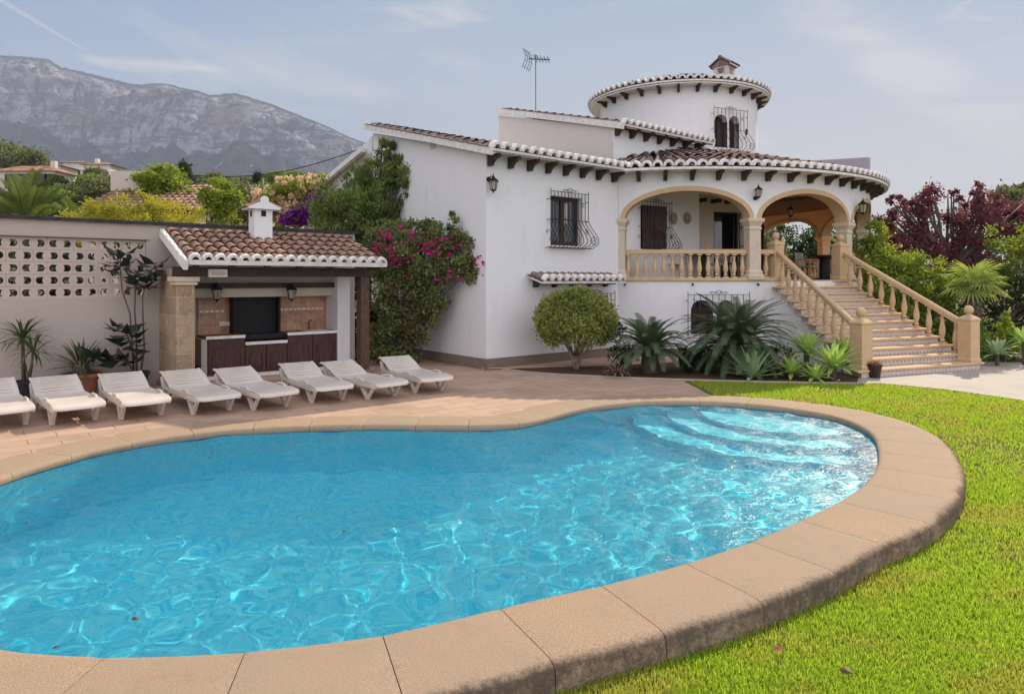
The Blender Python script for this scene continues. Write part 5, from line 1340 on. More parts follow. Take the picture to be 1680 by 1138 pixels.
def frond_mesh(L, nl, ll, mat, arch=0.6, el=60, sweep=0.5, lw=0.008, name='frond', vfold=0.5, both=None, r0=0.012):
    """pinnate frond rising at el degrees then arching over; local x outward, z up"""
    m = MB(); pts = []; p = Vector((0, 0, 0)); e_ = R(el); n = 18
    for k in range(n+1):
        pts.append(p.copy()); e2 = e_-arch*(k/n)**1.3*1.8; p += Vector((math.cos(e2), 0, math.sin(e2)))*L/n
    m.tube(pts, [r0*(1-0.8*k/n) for k in range(n+1)], 4)
    vs = []; fs = []
    for j in range(nl):
        f = 0.1+0.9*j/nl; q = f*n; k = min(n-1, int(q)); a = pts[k].lerp(pts[k+1], q-k); t_ = (pts[k+1]-pts[k]).normalized(); up = Vector((-t_.z, 0, t_.x))
        ln = ll*math.sin(min(1, 0.25+f*1.1)*math.pi/2)*(1-max(0, f-0.55)**1.3*1.5)
        for s in (-1, 1):
            d = (Vector((0, s, 0))*math.cos(R(20))+t_*sweep+up*vfold+Vector((0, 0, -0.15))).normalized()*max(0.02, ln)*random.uniform(.9, 1.1); w = t_*lw; b = len(vs)
            mid = a+d*0.55; tip = a+d+Vector((0, 0, -0.12*ln)); vs += [a-w, a+w, mid+w, mid-w, tip]; fs += [(b, b+1, b+2, b+3), (b+3, b+2, b+4)]
    m.add(vs, fs); return m.mesh(name, mat, fixn=False)
def pot(e, r, h, mat, soil=True):
    m = MB(); m.lathe([(r*0.68, 0), (r*0.72, 0.01), (r*0.95, h*0.82), (r*1.03, h*0.84), (r*1.05, h), (r*0.93, h), (r*0.9, h*0.88), (0.0, h*0.88)], 24); o = m.build('pot', mat, e, smooth=40); return o
LM = dict(
    topiary=m_leaf('topiary_leaf', (0.20, 0.26, 0.045), (0.42, 0.42, 0.13), 0.35, 0.5, (0.15, 0.19, 0.04)),
    cycad=m_leaf('cycad_leaf', (0.07, 0.115, 0.055), (0.12, 0.17, 0.08), 0.3, 0.45, None, 0.4),
    cycadnew=m_leaf('cycad_young', (0.11, 0.13, 0.055), (0.16, 0.17, 0.08), 0.3, 0.6),
    agave=m_leaf('agave_leaf', (0.30, 0.42, 0.22), (0.38, 0.50, 0.27), 0.15, 0.5),
    atten=m_leaf('soft_agave_leaf', (0.34, 0.50, 0.13), (0.44, 0.60, 0.18), 0.35, 0.45),
    shrub=m_leaf('dark_shrub_leaf', (0.02, 0.04, 0.015), (0.04, 0.065, 0.022), 0.3),
    tree=m_leaf('tree_leaf', (0.18, 0.24, 0.07), (0.32, 0.38, 0.12), 0.5, 0.55, (0.11, 0.15, 0.05)),
    boug=m_leaf('climber_leaf', (0.17, 0.22, 0.08), (0.30, 0.34, 0.13), 0.5, 0.55, (0.20, 0.15, 0.09)),
    magenta=m_leaf('magenta_bract', (0.55, 0.02, 0.22), (0.75, 0.04, 0.35), 0.5, 0.6),
    purple=m_leaf('purple_bract', (0.28, 0.02, 0.42), (0.42, 0.03, 0.55), 0.5, 0.6, (0.2, 0.01, 0.3)),
    pink=m_leaf('pink_flower', (0.80, 0.50, 0.42), (0.85, 0.66, 0.52), 0.4, 0.6),
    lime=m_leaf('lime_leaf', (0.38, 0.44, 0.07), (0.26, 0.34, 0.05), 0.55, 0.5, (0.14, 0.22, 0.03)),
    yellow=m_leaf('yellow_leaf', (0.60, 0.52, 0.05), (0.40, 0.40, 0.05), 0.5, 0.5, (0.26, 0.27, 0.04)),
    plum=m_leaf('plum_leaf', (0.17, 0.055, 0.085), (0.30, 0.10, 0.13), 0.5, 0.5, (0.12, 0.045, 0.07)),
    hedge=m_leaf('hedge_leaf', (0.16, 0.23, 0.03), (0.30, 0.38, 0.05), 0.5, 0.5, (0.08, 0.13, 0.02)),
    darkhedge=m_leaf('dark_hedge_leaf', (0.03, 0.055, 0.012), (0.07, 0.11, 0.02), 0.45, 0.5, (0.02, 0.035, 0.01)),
    rubber=m_leaf('rubber_leaf', (0.02, 0.035, 0.025), (0.035, 0.05, 0.03), 0.1, 0.25, None, 0.6),
    yucca=m_leaf('yucca_leaf', (0.06, 0.085, 0.035), (0.11, 0.14, 0.055), 0.3, 0.45),
    palm=m_leaf('palm_leaf', (0.10, 0.14, 0.04), (0.20, 0.25, 0.08), 0.4, 0.5),
    fan=m_leaf('fan_palm_leaf', (0.30, 0.38, 0.09), (0.42, 0.50, 0.15), 0.45, 0.5),
    red=m_leaf('red_succulent', (0.35, 0.10, 0.07), (0.25, 0.16, 0.10), 0.3, 0.5),
    olive=m_leaf('hillside_leaf', (0.16, 0.19, 0.07), (0.24, 0.26, 0.11), 0.4, 0.6, (0.11, 0.13, 0.055)))

# ---- potted plants at the garden wall ----
def at_wall(px, d): return gw(tx(px, d), d)
# yucca with two stems, black pot
p = at_wall(42, 0.35); e = empty('potted_yucca', p, 0, 'tall two stemmed yucca in a black pot at the left of the garden wall', 'potted plant')
pot(e, 0.17, 0.28, M['dark_pot'])
m = MB(); m.tube([(-0.02, 0, 0.2), (-0.04, 0, 0.6), (-0.05, 0, 0.98)], [0.035, 0.028, 0.022], 8); m.tube([(0.04, 0, 0.2), (0.16, -0.1, 0.5), (0.22, -0.14, 0.78)], [0.028, 0.022, 0.018], 8); m.tube([(0.03, 0.02, 0.2), (0.06, -0.04, 0.42)], [0.02, 0.014], 6); m.build('stem', M['bark'], e, smooth=True)
blade_rosette('leaves', (-0.05, 0, 0.96), 40, 0.52, 0.021, LM['yucca'], e, -25, 85, 0.5)
blade_rosette('leaves', (0.22, -0.14, 0.76), 30, 0.44, 0.019, LM['yucca'], e, -35, 85, 0.5)
blade_rosette('leaves', (0.06, -0.04, 0.42), 10, 0.22, 0.012, LM['yucca'], e, 0, 80, 0.4)
p = at_wall(133, 0.4); e = empty('potted_agave', p, 0, 'spiky green plant in a wide brown terracotta pot by the garden wall', 'potted plant')
pot(e, 0.29, 0.34, M['terracotta']); m = MB(); m.lathe([(0.16, 0.3), (0.13, 0.4), (0.1, 0.5), (0.07, 0.55)], 12); m.build('stem', M['bark'], e)
blade_rosette('leaves', (0, 0, 0.42), 60, 0.60, 0.024, LM['yucca'], e, -20, 88, 0.3)
p = at_wall(222, 0.42); e = empty('potted_rubber_plant', p, 0, 'tall rubber plant with large dark leaves in a dark green pot by the garden wall', 'potted plant')
pot(e, 0.22, 0.30, m_plain('green_pot', (0.03, 0.05, 0.045), 0.5))
stems = [[(-0.02, 0, .25), (-0.05, 0, .8), (-0.08, 0, 1.3), (-0.2, 0, 1.7), (-0.23, 0, 2.1), (-0.22, 0, 2.42)], [(0.02, 0, .25), (0.02, 0, .9), (-0.01, 0, 1.35), (0.0, 0, 1.75), (0.09, 0, 2.0)], [(0.08, 0, .25), (0.14, 0, .7), (0.12, 0, 1.2), (0.11, 0, 1.6), (0.2, 0.05, 1.95), (0.34, 0.03, 2.2)], [(0, 0, .28), (-0.15, -.1, .5), (-0.5, -.12, .62), (-0.72, -0.14, 0.58)], [(0, 0, .5), (-0.1, -.05, .85), (-0.22, -.05, 1.15)]]
mmR = Matrix.Rotation(TH, 3, 'Z')
m = MB(); lv = []
for si, st in enumerate(stems):
    pts = [mmR @ Vector(q) for q in st]; m.tube(pts, [0.017*(1-0.1*k) for k in range(len(pts))], 6)
    L_ = len(pts)-1; rng0 = {0: (3.6, 5, 16), 1: (3.0, 4, 10), 2: (3.4, 5, 22), 3: (0.8, 3, 20), 4: (0.6, 2, 18)}[si]
    for k in range(rng0[2]):
        f = rng0[0]+(min(rng0[1], L_)-rng0[0])*k/rng0[2]; i_ = min(L_-1, int(f)); q = pts[i_].lerp(pts[i_+1], f-i_); az = k*2.4; lv.append((q, az, random.uniform(-0.4, 0.5)))
m.build('stem', M['bark'], e, smooth=True)
Pq = np.array([tuple(q) for q, a, b in lv]); Dq = unit(np.array([(math.cos(a), math.sin(a)*0.8, b) for q, a, b in lv])); Wq = unit(np.cross(Dq, np.array([0, 0, 1.0])+rng.normal(size=Dq.shape)*0.35))
link('leaves', leaves_mesh('leaves', Pq, Dq, Wq, 0.30+0.08*rng.random(len(Pq)), 0.085, LM['rubber'], droop=0.25), e)
p = at_wall(331, 0.45); e = empty('plant_pot', (p.x, p.y, 0.07), 0, 'empty dark pot at the foot of the stone pillar', 'pot'); pot(e, 0.12, 0.27, M['dark_pot'])

# ---- bed plants ----
e = empty('topiary_bush', (1.34, 14.35, 0), 0, 'round clipped bush with bare forked trunk in front of the villa', 'bush')
b0 = Vector((0, 0, 0)); tips = [(0.45*math.cos(a)+0, 0.45*math.sin(a), 0.95+0.2*math.sin(a*3)) for a in np.linspace(0, 5.6, 8)]+[(0.1, 0, 1.2), (-0.55, 0.1, 0.75), (0.5, -.15, 0.7)]
m = MB()
for dx in (-0.05, 0.02, 0.08): m.tube([(dx*0.4, 0, 0), (dx*1.2, 0.02, 0.2), (dx*3.2, 0.0, 0.45), (dx*5, 0.03, 0.75)], [0.035, 0.03, 0.024, 0.018], 7)
for tp in tips: m.tube([(tp[0]*0.12, tp[1]*0.1, 0.3), (tp[0]*0.5, tp[1]*0.5, 0.6), tp], [0.02, 0.014, 0.005], 5)
m.build('trunk', M['pale_bark'], e, smooth=True)
n = 22000; nc = 800; dc = unit(rng.normal(size=(nc, 3))); rc = 0.70+0.30*rng.random(nc)**0.5; k = rng.integers(0, nc, n)
P_ = dc[k]*(rc[k])[:, None]*np.array([0.80, 0.80, 0.66])*(1+0.04*np.sin(dc[k][:, :1]*7+1)); P_[:, 2] += 1.02; P_ += rng.normal(size=(n, 3))*0.042; dd = dc[k]
sp = rng.random(n) < 0.02; P_[sp] += dd[sp]*0.07
k = (P_[:, 2] > 0.34)&~((P_[:, 2] < 0.74)&(np.hypot(P_[:, 0], P_[:, 1]) < 0.48))&(rng.random(n) < np.clip((P_[:, 2]-0.32)/0.5, 0.15, 1)); P_ = P_[k]; dd = dd[k]; n = len(P_)
Dn = unit(dd*0.5+rng.normal(size=(n, 3))*0.7+np.array([0, 0, .2])); Wd = unit(np.cross(Dn, rng.normal(size=(n, 3))))
link('crown', leaves_mesh('crown', P_, Dn, Wd, 0.07*(0.6+0.8*rng.random(n)), 0.017, LM['topiary']), e)
def cycad(loc, L, nfr, th, label, s=1.0, young=False, tr=0.16):
    e = empty('cycad', loc, 0, label, 'cycad', 'cycads in the flower bed')
    m = MB(); m.lathe([(tr*1.1, 0), (tr*1.2, th*0.4), (tr, th), (tr*0.5, th+0.08)], 12); m.build('trunk', M['bark'], e)
    protos = [frond_mesh(L, 58, 0.125*s, LM['cycad'], arch=a_, el=el_, sweep=0.45, lw=0.0056*s, vfold=0.3) for a_, el_ in ((0.6, 74), (0.85, 62), (0.9, 46), (0.85, 28), (0.7, 8))]
    for i in range(nfr):
        f = i/nfr; k = min(4, int(f*5)); s_ = random.uniform(.85, 1.08); link('frond', protos[k], e, (0.04*math.cos(i*2.4), 0.04*math.sin(i*2.4), th+0.03), (random.uniform(-.15, .15), random.uniform(-.12, .12), i*2.399), (s_,)*3)
    if young:
        pm = frond_mesh(L*0.55, 40, 0.06, LM['cycadnew'], arch=0.02, el=84, sweep=1.5, lw=0.006)
        for i in range(14): link('young_frond', pm, e, (0.02*math.cos(i), 0.02*math.sin(i), th+0.05), (random.uniform(-.12, .12), random.uniform(-.12, .12), i*2.4))
cycad((2.8, 13.85, 0), 0.92, 80, 0.42, 'smaller cycad with a tuft of young upright fronds beside the round bush', 1.0, True)
cycad((4.55, 13.9, 0), 1.30, 130, 0.5, 'large dark cycad in front of the arched cellar window', 1.15, False, 0.22)
def shrub(name, loc, blobs, n, leaf, width, mat, label, cat='shrub', group=None, stem=True, bark='bark', **k):
    e = empty(name, loc, 0, label, cat, group)
    if stem:
        tops = [(b[0], b[1], b[2]) for b in blobs]+[(b[0]+b[3]*.5, b[1], b[2]+b[5]*.3) for b in blobs]
        branches('stem', (0, 0, 0), tops, M[bark], e, r=k.pop('sr', 0.03), trunk_to=k.pop('tt', None))
    else: k.pop('sr', 0); k.pop('tt', 0)
    foliage(k.pop('part', 'foliage'), blobs, n, leaf, width, mat, e, **k); return e
shrub('low_shrub', (3.75, 13.9, 0), [(0, 0, 0.28, 0.34, 0.3, 0.26), (0.25, 0.1, 0.34, 0.25, 0.25, 0.25)], 2600, 0.05, 0.018, LM['shrub'], 'low dark leafy shrub between the two cycads')
shrub('low_shrub', (2.35, 14.6, 0), [(0, 0, 0.25, 0.3, 0.2, 0.28), (-0.05, 0, 0.7, 0.16, 0.15, 0.3)], 900, 0.045, 0.016, LM['shrub'], 'thin dark shrub with bare twigs behind the smaller cycad', shell=0.3)
shrub('low_shrub', (5.3, 14.0, 0), [(0, 0, 0.26, 0.5, 0.3, 0.3), (-0.6, -0.1, 0.22, 0.5, 0.3, 0.22)], 3200, 0.05, 0.018, LM['shrub'], 'dark leafy shrub under the large cycad, behind the agaves')
p = G(1233, 622); e = empty('agave', p, 0, 'grey green agave with broad pointed leaves beside the lawn', 'agave'); blade_rosette('leaves', (0, 0, 0.04), 30, 0.70, 0.062, LM['agave'], e, 6, 84, 0.12, seg=7, fold=0.35, start=0.05)
def atten(px, py, L, n, stem, label, mt='atten'):
    p = G(px, py); e = empty('soft_agave', p, 0, label, 'agave', 'soft leaved agaves in the flower bed')
    m = MB(); m.tube([(0, 0, 0), (0.02, 0, stem)], [0.05, 0.06], 8); m.build('stem', M['bark'], e); blade_rosette('leaves', (0.02, 0, stem), n, L, 0.055, LM[mt], e, -10, 84, 0.3, seg=7, fold=0.3, start=0.04)
atten(1322, 617, 0.52, 40, 0.48, 'tall green soft leaved agave beside the stairs, its rosette the highest')
atten(1366, 624, 0.60, 44, 0.24, 'bright green soft leaved agave nearest the left newel of the stairs')
atten(1297, 622, 0.42, 30, 0.12, 'small soft leaved agave between the grey agave and the tall one')
atten(1384, 612, 0.46, 30, 0.40, 'soft leaved agave close against the left newel of the stairs')
atten(1336, 627, 0.34, 24, 0.08, 'lowest soft leaved agave at the edge of the lawn')
p = G(1434, 619.5); e = empty('potted_succulent', p, 0, 'reddish succulent in a dark brown pot at the foot of the stairs', 'potted plant'); pot(e, 0.145, 0.27, m_plain('brown_pot', (0.035, 0.018, 0.014), 0.4)); blade_rosette('leaves', (0, 0, 0.22), 60, 0.15, 0.012, LM['red'], e, 20, 88, 0.2, start=0.05)
p = G(1013, 619); e = empty('bromeliad', p, 0, 'low reddish spiky plant in a black pot at the kerb of the flower bed', 'potted plant'); pot(e, 0.14, 0.13, M['dark_pot']); blade_rosette('leaves', (0, 0, 0.12), 54, 0.30, 0.014, m_leaf('bromeliad_leaf', (0.25, 0.11, 0.09), (0.32, 0.2, 0.16), 0.2), e, -15, 60, 0.6, start=0.1)

# ---- climber and trees at the gable ----
def boug(name, loc, blobs, n, fl, fmat, label, lmat='boug', nfl=900, trunk=True, leaf=0.07, flblobs=None, fs=0.045):
    e = empty(name, loc, 0, label, 'climbing shrub')
    branches('stem', (0, 0, 0), [(b[0], b[1], b[2]) for b in blobs], M['bark'], e, r=0.04)
    foliage('foliage', blobs, n, leaf, leaf*0.34, LM[lmat], e, clump=0.28, clumps=330, droop=0.3, shell=0.3)
    foliage('flowers', flblobs or blobs, nfl, fs, fs*0.45, LM[fmat], e, clump=0.2, clumps=90, shell=0.8); return e
c0 = D(650, 600, 15.3); cc_ = lambda px, py, Y, rx, ry, rz: tuple(D(px, py, Y)-Vector((c0.x, c0.y, 0)))+(rx, ry, rz)
bl = [cc_(650, 470, 15.2, .62, .4, .75), cc_(690, 430, 15.1, .75, .4, .62), cc_(750, 425, 14.9, .52, .32, .52), cc_(735, 395, 15.0, .42, .3, .35), cc_(640, 550, 15.3, .5, .4, .65), cc_(672, 540, 15.3, .36, .35, .55), cc_(640, 400, 15.4, .55, .4, .5), cc_(690, 385, 15.4, .5, .35, .3), cc_(770, 440, 14.8, .25, .25, .35), cc_(700, 490, 15.1, .42, .35, .45), cc_(675, 530, 15.2, .45, .35, .5), cc_(655, 590, 15.3, .45, .3, .4), cc_(745, 366, 15.0, .14, .12, .22), cc_(712, 372, 15.1, .2, .15, .2), cc_(783, 405, 14.9, .18, .15, .2)]
flb = [cc_(650, 405, 14.85, .5, .2, .42), cc_(668, 435, 14.8, .32, .15, .22), cc_(718, 405, 14.7, .4, .2, .2), cc_(790, 440, 14.5, .12, .1, .25), cc_(735, 455, 14.6, .3, .1, .1)]
boug('bougainvillea', (c0.x, c0.y, 0), bl, 38000, None, 'magenta', 'big bougainvillea with magenta flowers climbing the white gable wall', nfl=1000, flblobs=flb)
def tree(name, px, py, Y, blobs, n, leaf, mat, label, bark='bark', r=0.09, group=None, fork=0.4, width=0.32, z0=0.0, **k):
    """blobs given as (px,py,rx,ry,rz[,dY])"""
    b = D(px, py, Y); base = Vector((b.x, b.y, z0)); e = empty(name, base, 0, label, 'tree', group)
    B = []
    for q in blobs: c_ = D(q[0], q[1], Y+(q[5] if len(q) > 5 else 0))-base; B.append((c_.x, c_.y, c_.z, q[2], q[3], q[4]))
    top = max(q[2] for q in B); ctr = Vector((sum(q[0] for q in B)/len(B), sum(q[1] for q in B)/len(B), 0))
    branches('trunk', (0, 0, 0), [(q[0]+ox*q[3]*.5, q[1], q[2]+q[5]*0.35) for q in B for ox in (-1, 0.2, 1)], M[bark], e, r=r, trunk_to=(ctr.x*0.3, 0, top*fork), wig=0.3)
    foliage('crown', B, n, leaf, leaf*width, mat, e, **k); return e
tree('evergreen_tree', 600, 560, 17.2, [(560, 350, .7, .6, .7), (600, 330, .8, .6, .75), (545, 385, .6, .5, .5), (625, 375, .7, .6, .7), (672, 300, .38, .35, .5), (680, 335, .35, .3, .4), (620, 290, .55, .4, .5), (634, 245, .2, .2, .48), (645, 270, .25, .25, .35), (585, 300, .35, .3, .35)], 24000, 0.1, LM['tree'], 'tall dark evergreen tree between the barbecue shelter and the gable wall', r=0.1, fork=0.45, width=0.2, up=0.9, rand=0.6, clump=0.26, clumps=260, shell=0.3)
tree('evergreen_tree', 600, 580, 16.3, [(588, 500, .45, .4, 1.1), (615, 560, .6, .4, .7), (595, 420, .5, .4, .5)], 6500, 0.085, LM['darkhedge'], 'dark shrubby tree behind the wooden post of the barbecue shelter', r=0.05, clump=0.4, clumps=40)
e = empty('purple_bougainvillea', (D(500, 345, 18.2).x, 18.2, 0), 0, 'purple flowering bougainvillea behind the barbecue shelter roof', 'climbing shrub')
B = [(-0.3, 0, D(1, 360, 18.2).z, .3, .3, .17), (0.05, 0, D(1, 348, 18.2).z, .34, .3, .22), (0.36, 0, D(1, 328, 18.2).z, .2, .2, .2)]
branches('stem', (0, 0, 0), [(b[0], b[1], b[2]) for b in B], M['bark'], e); foliage('foliage', B, 900, 0.08, 0.025, LM['boug'], e); foliage('flowers', B, 6500, 0.055, 0.026, LM['purple'], e, clump=0.35, clumps=70)

e = empty('clipped_hedge', gw(-3.0, -1.5), TH, 'dark hedge seen through the openings of the block panel', 'hedge')
B = [(x, random.uniform(-.1, .1), z, .6, .45, .5) for x in np.arange(-4.2, 3.6, 0.62) for z in (1.5, 2.15)]
m = MB()
for x in np.arange(-4, 3.4, 1.2): m.tube([(x, 0, 0), (x, 0, 1.4)], 0.03, 6)
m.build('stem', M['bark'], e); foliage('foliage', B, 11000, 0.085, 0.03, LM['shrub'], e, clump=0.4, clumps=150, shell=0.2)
foliage('flowers', [(-1.6, -.4, 2.2, .35, .15, .25), (-0.4, -.45, 2.35, .2, .1, .1)], 700, 0.055, 0.026, LM['purple'], e, clump=0.3, clumps=12)
# ================= BACKGROUND LEFT =================
def sstep(t): t = max(0.0, min(1.0, t)); return t*t*(3-2*t)
def hill_z(x, y):
    side = 1-sstep((x-(-5-0.02*y))/70.0); up = 21.5*sstep((y-26)/120.0); down = 1-0.75*sstep((y-190)/160.0)
    return -0.3+side*(up*down)+0.8*side*mnoise.noise(Vector((x*.03, y*.03, 0)))*min(1, max(0, (y-26)/30))
vs = []; fs = []; nx_, ny_ = 70, 60
xs = [-260+360*i/nx_ for i in range(nx_+1)]; ys = [25+395*(j/ny_)**1.4 for j in range(ny_+1)]
for y in ys:
    for x in xs: vs.append((x, y, hill_z(x, y)))
for j in range(ny_):
    for i in range(nx_): a = j*(nx_+1)+i; fs.append((a, a+1, a+nx_+2, a+nx_+1))
t = NT('hill_ground'); c = t.coord('World')
hm = t.done(t.bsdf(t.mix(t.ramp(t.noise(c, 0.12, 5, 0.6), 0.4, 0.62), (0.075, 0.10, 0.035), (0.16, 0.14, 0.075)), 0.95, t.bump(t.noise(c, 0.6, 5), 0.8, 0.6), spec=0.1))
m = MB(); m.add(vs, fs); o = m.build('hillside', hm, None, smooth=True, fixn=False); tag(o, kind='structure')
# mountain
RP = [(-600, 60), (-300, 70), (-100, 88), (0, 90), (45, 93), (80, 97), (100, 110), (120, 114), (170, 126), (205, 135), (232, 139), (250, 136), (275, 137), (300, 144), (325, 149), (345, 156), (365, 154), (382, 152), (400, 156), (425, 164), (450, 172), (480, 184), (510, 196), (540, 208), (565, 221), (590, 231), (615, 237), (680, 255), (760, 290), (860, 330), (1000, 380), (1200, 420), (1500, 440), (2300, 448)]
rx_, ry_ = [p[0] for p in RP], [p[1] for p in RP]
mx_, my_ = 460, 170; Vm = []; veg = []
for j in range(my_+1):
    s = j/my_; Y = 2500+1500*s
    for i in range(mx_+1):
        px = -600+2500*i/mx_; yr = np.interp(px, rx_, ry_); H_ = (458-yr)/1120*4000.0; X = (px-840)/1120*Y
        base = 0.10*H_+8
        # profile: wooded foot, cliffs, shoulder, ridge
        cl_ = mnoise.fractal(Vector((X*.0016, 1.7, 0)), 1.0, 2.1, 4)*0.06
        a = sstep(s/0.37)*0.50+sstep((s-0.36-cl_)/0.05)*0.12+sstep((s-0.46-cl_*1.3)/0.05)*0.11+0.27*max(0, (s-0.45)/0.55)**1.1
        a = min(1.0, a)
        n1_ = mnoise.ridged_multi_fractal(Vector((X*.0022, Y*.0016, 0.3)), 0.9, 2.1, 7, 1.0, 2.0)-1.0
        n2_ = mnoise.fractal(Vector((X*.008, Y*.004, 4.1)), 0.8, 2.2, 5); n3 = mnoise.fractal(Vector((X*.03, Y*.012, 9)), 0.8, 2.2, 4)
        amp = (1-s**6)*min(1, s*4)*H_
        z = base*s+H_*a*0.93+amp*(0.075*n1_+0.035*n2_+0.014*n3); lim = H_*(Y/4000.0)*0.985 if s < 0.999 else H_
        z = min(z, lim+0.004*H_*n3) if s < 0.995 else H_*(1+0.004*n3)
        yoff = -60*n1_*math.sin(math.pi*s)
        Vm.append((X, Y+yoff*(1-s), z)); veg.append(1.25 if s < 0.365+0.7*cl_ else (0.12 if s < 0.6 else 0.12+1.1*(s-0.6)/0.4))
fs = []
for j in range(my_):
    for i in range(mx_): a = j*(mx_+1)+i; fs.append((a, a+1, a+mx_+2, a+mx_+1))
me = bpy.data.meshes.new('mountain'); me.from_pydata(Vm, [], fs); at = me.attributes.new('veg', 'FLOAT', 'POINT'); at.data.foreach_set('value', veg)
me.polygons.foreach_set('use_smooth', [True]*len(me.polygons))
t = NT('mountain_rock'); c = t.coord('World'); g = t.n('ShaderNodeNewGeometry'); sn = t.n('ShaderNodeSeparateXYZ'); t.t.links.new(g.outputs['True Normal'], sn.inputs[0])
at = t.n('ShaderNodeAttribute'); at.attribute_name = 'veg'
strata = t.noise(t.coord('World', scale=(0.0035, 0.0035, 0.028)), 1.0, 9, 0.7, 0.8); fine = t.noise(c, 0.018, 10, 0.78, 0.3); vert = t.noise(t.coord('World', scale=(0.012, 0.004, 0.003)), 1.0, 7, 0.7, 0.5)
rock = t.mix(t.ramp(fine, 0.42, 0.58), (0.12, 0.12, 0.14), (0.60, 0.57, 0.60)); rock = t.mix(t.ramp(t.noise(c, 0.004, 5), 0.5, 0.66, 0, 0.7), rock, (0.42, 0.28, 0.18)); rock = t.mix(t.ramp(strata, 0.53, 0.58, 0, 0.85), rock, (0.09, 0.09, 0.09)); rock = t.mix(t.ramp(vert, 0.54, 0.60, 0, 0.8), rock, (0.09, 0.09, 0.095))
gr = t.mix(t.ramp(t.noise(c, 0.02, 6), 0.4, 0.6), (0.02, 0.035, 0.03), (0.10, 0.085, 0.06))
vf = t.math('ADD', t.math('MULTIPLY', at.outputs['Fac'], 0.62), t.math('ADD', t.math('MULTIPLY', t.ramp(sn.outputs[2], 0.55, 0.95), 0.28), t.math('MULTIPLY', t.math('SUBTRACT', t.noise(c, 0.007, 8, 0.7), 0.5), 1.9)))
mm = t.done(t.bsdf(t.mix(t.ramp(vf, 0.46, 0.54), rock, gr), 0.95, t.bump(t.math('ADD', t.math('ADD', fine, t.math('MULTIPLY', strata, 0.8)), t.math('MULTIPLY', vert, 0.9)), 1.0, 75), spec=0.05))
me.materials.append(mm); o = link('mountain', me); tag(o, kind='structure')
# far houses on the hill
M['far_wall'] = m_plain('far_wall', (0.62, 0.55, 0.48), 0.9, 0.08, 0.5); M['far_roof'] = m_plain('far_roof', (0.36, 0.18, 0.11), 0.9, 0.25, 1.2); M['far_dark'] = m_plain('far_opening', (0.05, 0.045, 0.05), 0.6)
def hill_house(label, Y, px0, px1, yr, ye, yb, rid=0.5, openings=(), hip=True, dep=5, chim=None, name='hillside_villa'):
    x0 = (px0-840)/1120*Y; x1 = (px1-840)/1120*Y; zr = CAM_Z+(458-yr)/1120*Y; ze = CAM_Z+(458-ye)/1120*Y; zb = CAM_Z+(458-yb)/1120*Y-4
    e = empty(name, ((x0+x1)/2, Y, zb), 0, label, 'house', 'houses on the hillside'); w = x1-x0; hz = ze-zb
    m = MB(); m.box((0, dep/2, hz/2), (w-0.8, dep, hz)); m.build('wall', M['far_wall'], e)
    m = MB(); i = dep*0.5 if hip else 0; i = min(i, w*0.42); v = [(-w/2-.3, -.5, hz), (w/2+.3, -.5, hz), (w/2+.3, dep+.5, hz), (-w/2-.3, dep+.5, hz), (-w/2+i, dep/2, zr-zb), (w/2-i, dep/2, zr-zb)]
    m.add(v, [(0, 1, 5, 4), (1, 2, 5), (2, 3, 4, 5), (3, 0, 4), (3, 2, 1, 0)]); rf = m.build('roof', M['far_roof'], e)
    if chim is not None: m = MB(); m.box((w*chim, dep*0.45, zr-zb+0.1), (0.7, 0.7, 1.2)); m.build('chimney', M['far_wall'], rf)
    for (f, wd, z0f, z1f) in openings:
        m = MB(); m.box((w*(f-0.5), -0.02, hz+(z0f+z1f)/2), (wd, 0.1, z1f-z0f)); m.build('window', M['far_dark'], e)
hill_house('white hillside villa with an open arcade and low clay roof, furthest left', 105, -12, 94, 268, 281, 293, openings=[(0.30, 2.2, -2.6, -.4), (0.52, 2.6, -2.6, -.4), (0.72, 2.4, -2.6, -.4), (.88, 1.4, -2.6, -.4)], chim=0.3)
hill_house('large cream hillside villa with a long orange tiled roof', 140, 134, 184, 263, 270, 290, openings=[(0.2, 1.2, -3.4, -1.6), (0.45, 1.2, -3.2, -1.8), (.8, 1.0, -3, -1.6)], chim=-0.2)
hill_house('pale wing of a hillside villa left of the long orange roof', 146, 100, 140, 261, 267, 288, openings=[(0.35, 1.0, -3, -1.6), (.7, 1, -3, -1.6)])
hill_house('low white house with flat looking clay roof half hidden by trees', 88, 190, 236, 291, 300, 312, openings=[(0.6, 1.0, -2, -.8)])
hill_house('small pale house between the two larger hillside villas', 125, 74, 102, 268, 272, 284, openings=[(0.5, 1, -1.8, -.8)])
hill_house('square beige hillside tower house beside the power pole', 118, 296, 316, 286, 288, 304, hip=True, openings=[(.5, .8, -1.4, -.5)])
hill_house('low clay roofed house on the slope above the pink flowers', 40, 482, 534, 297, 306, 330, hip=False, dep=6, name='neighbour_house')
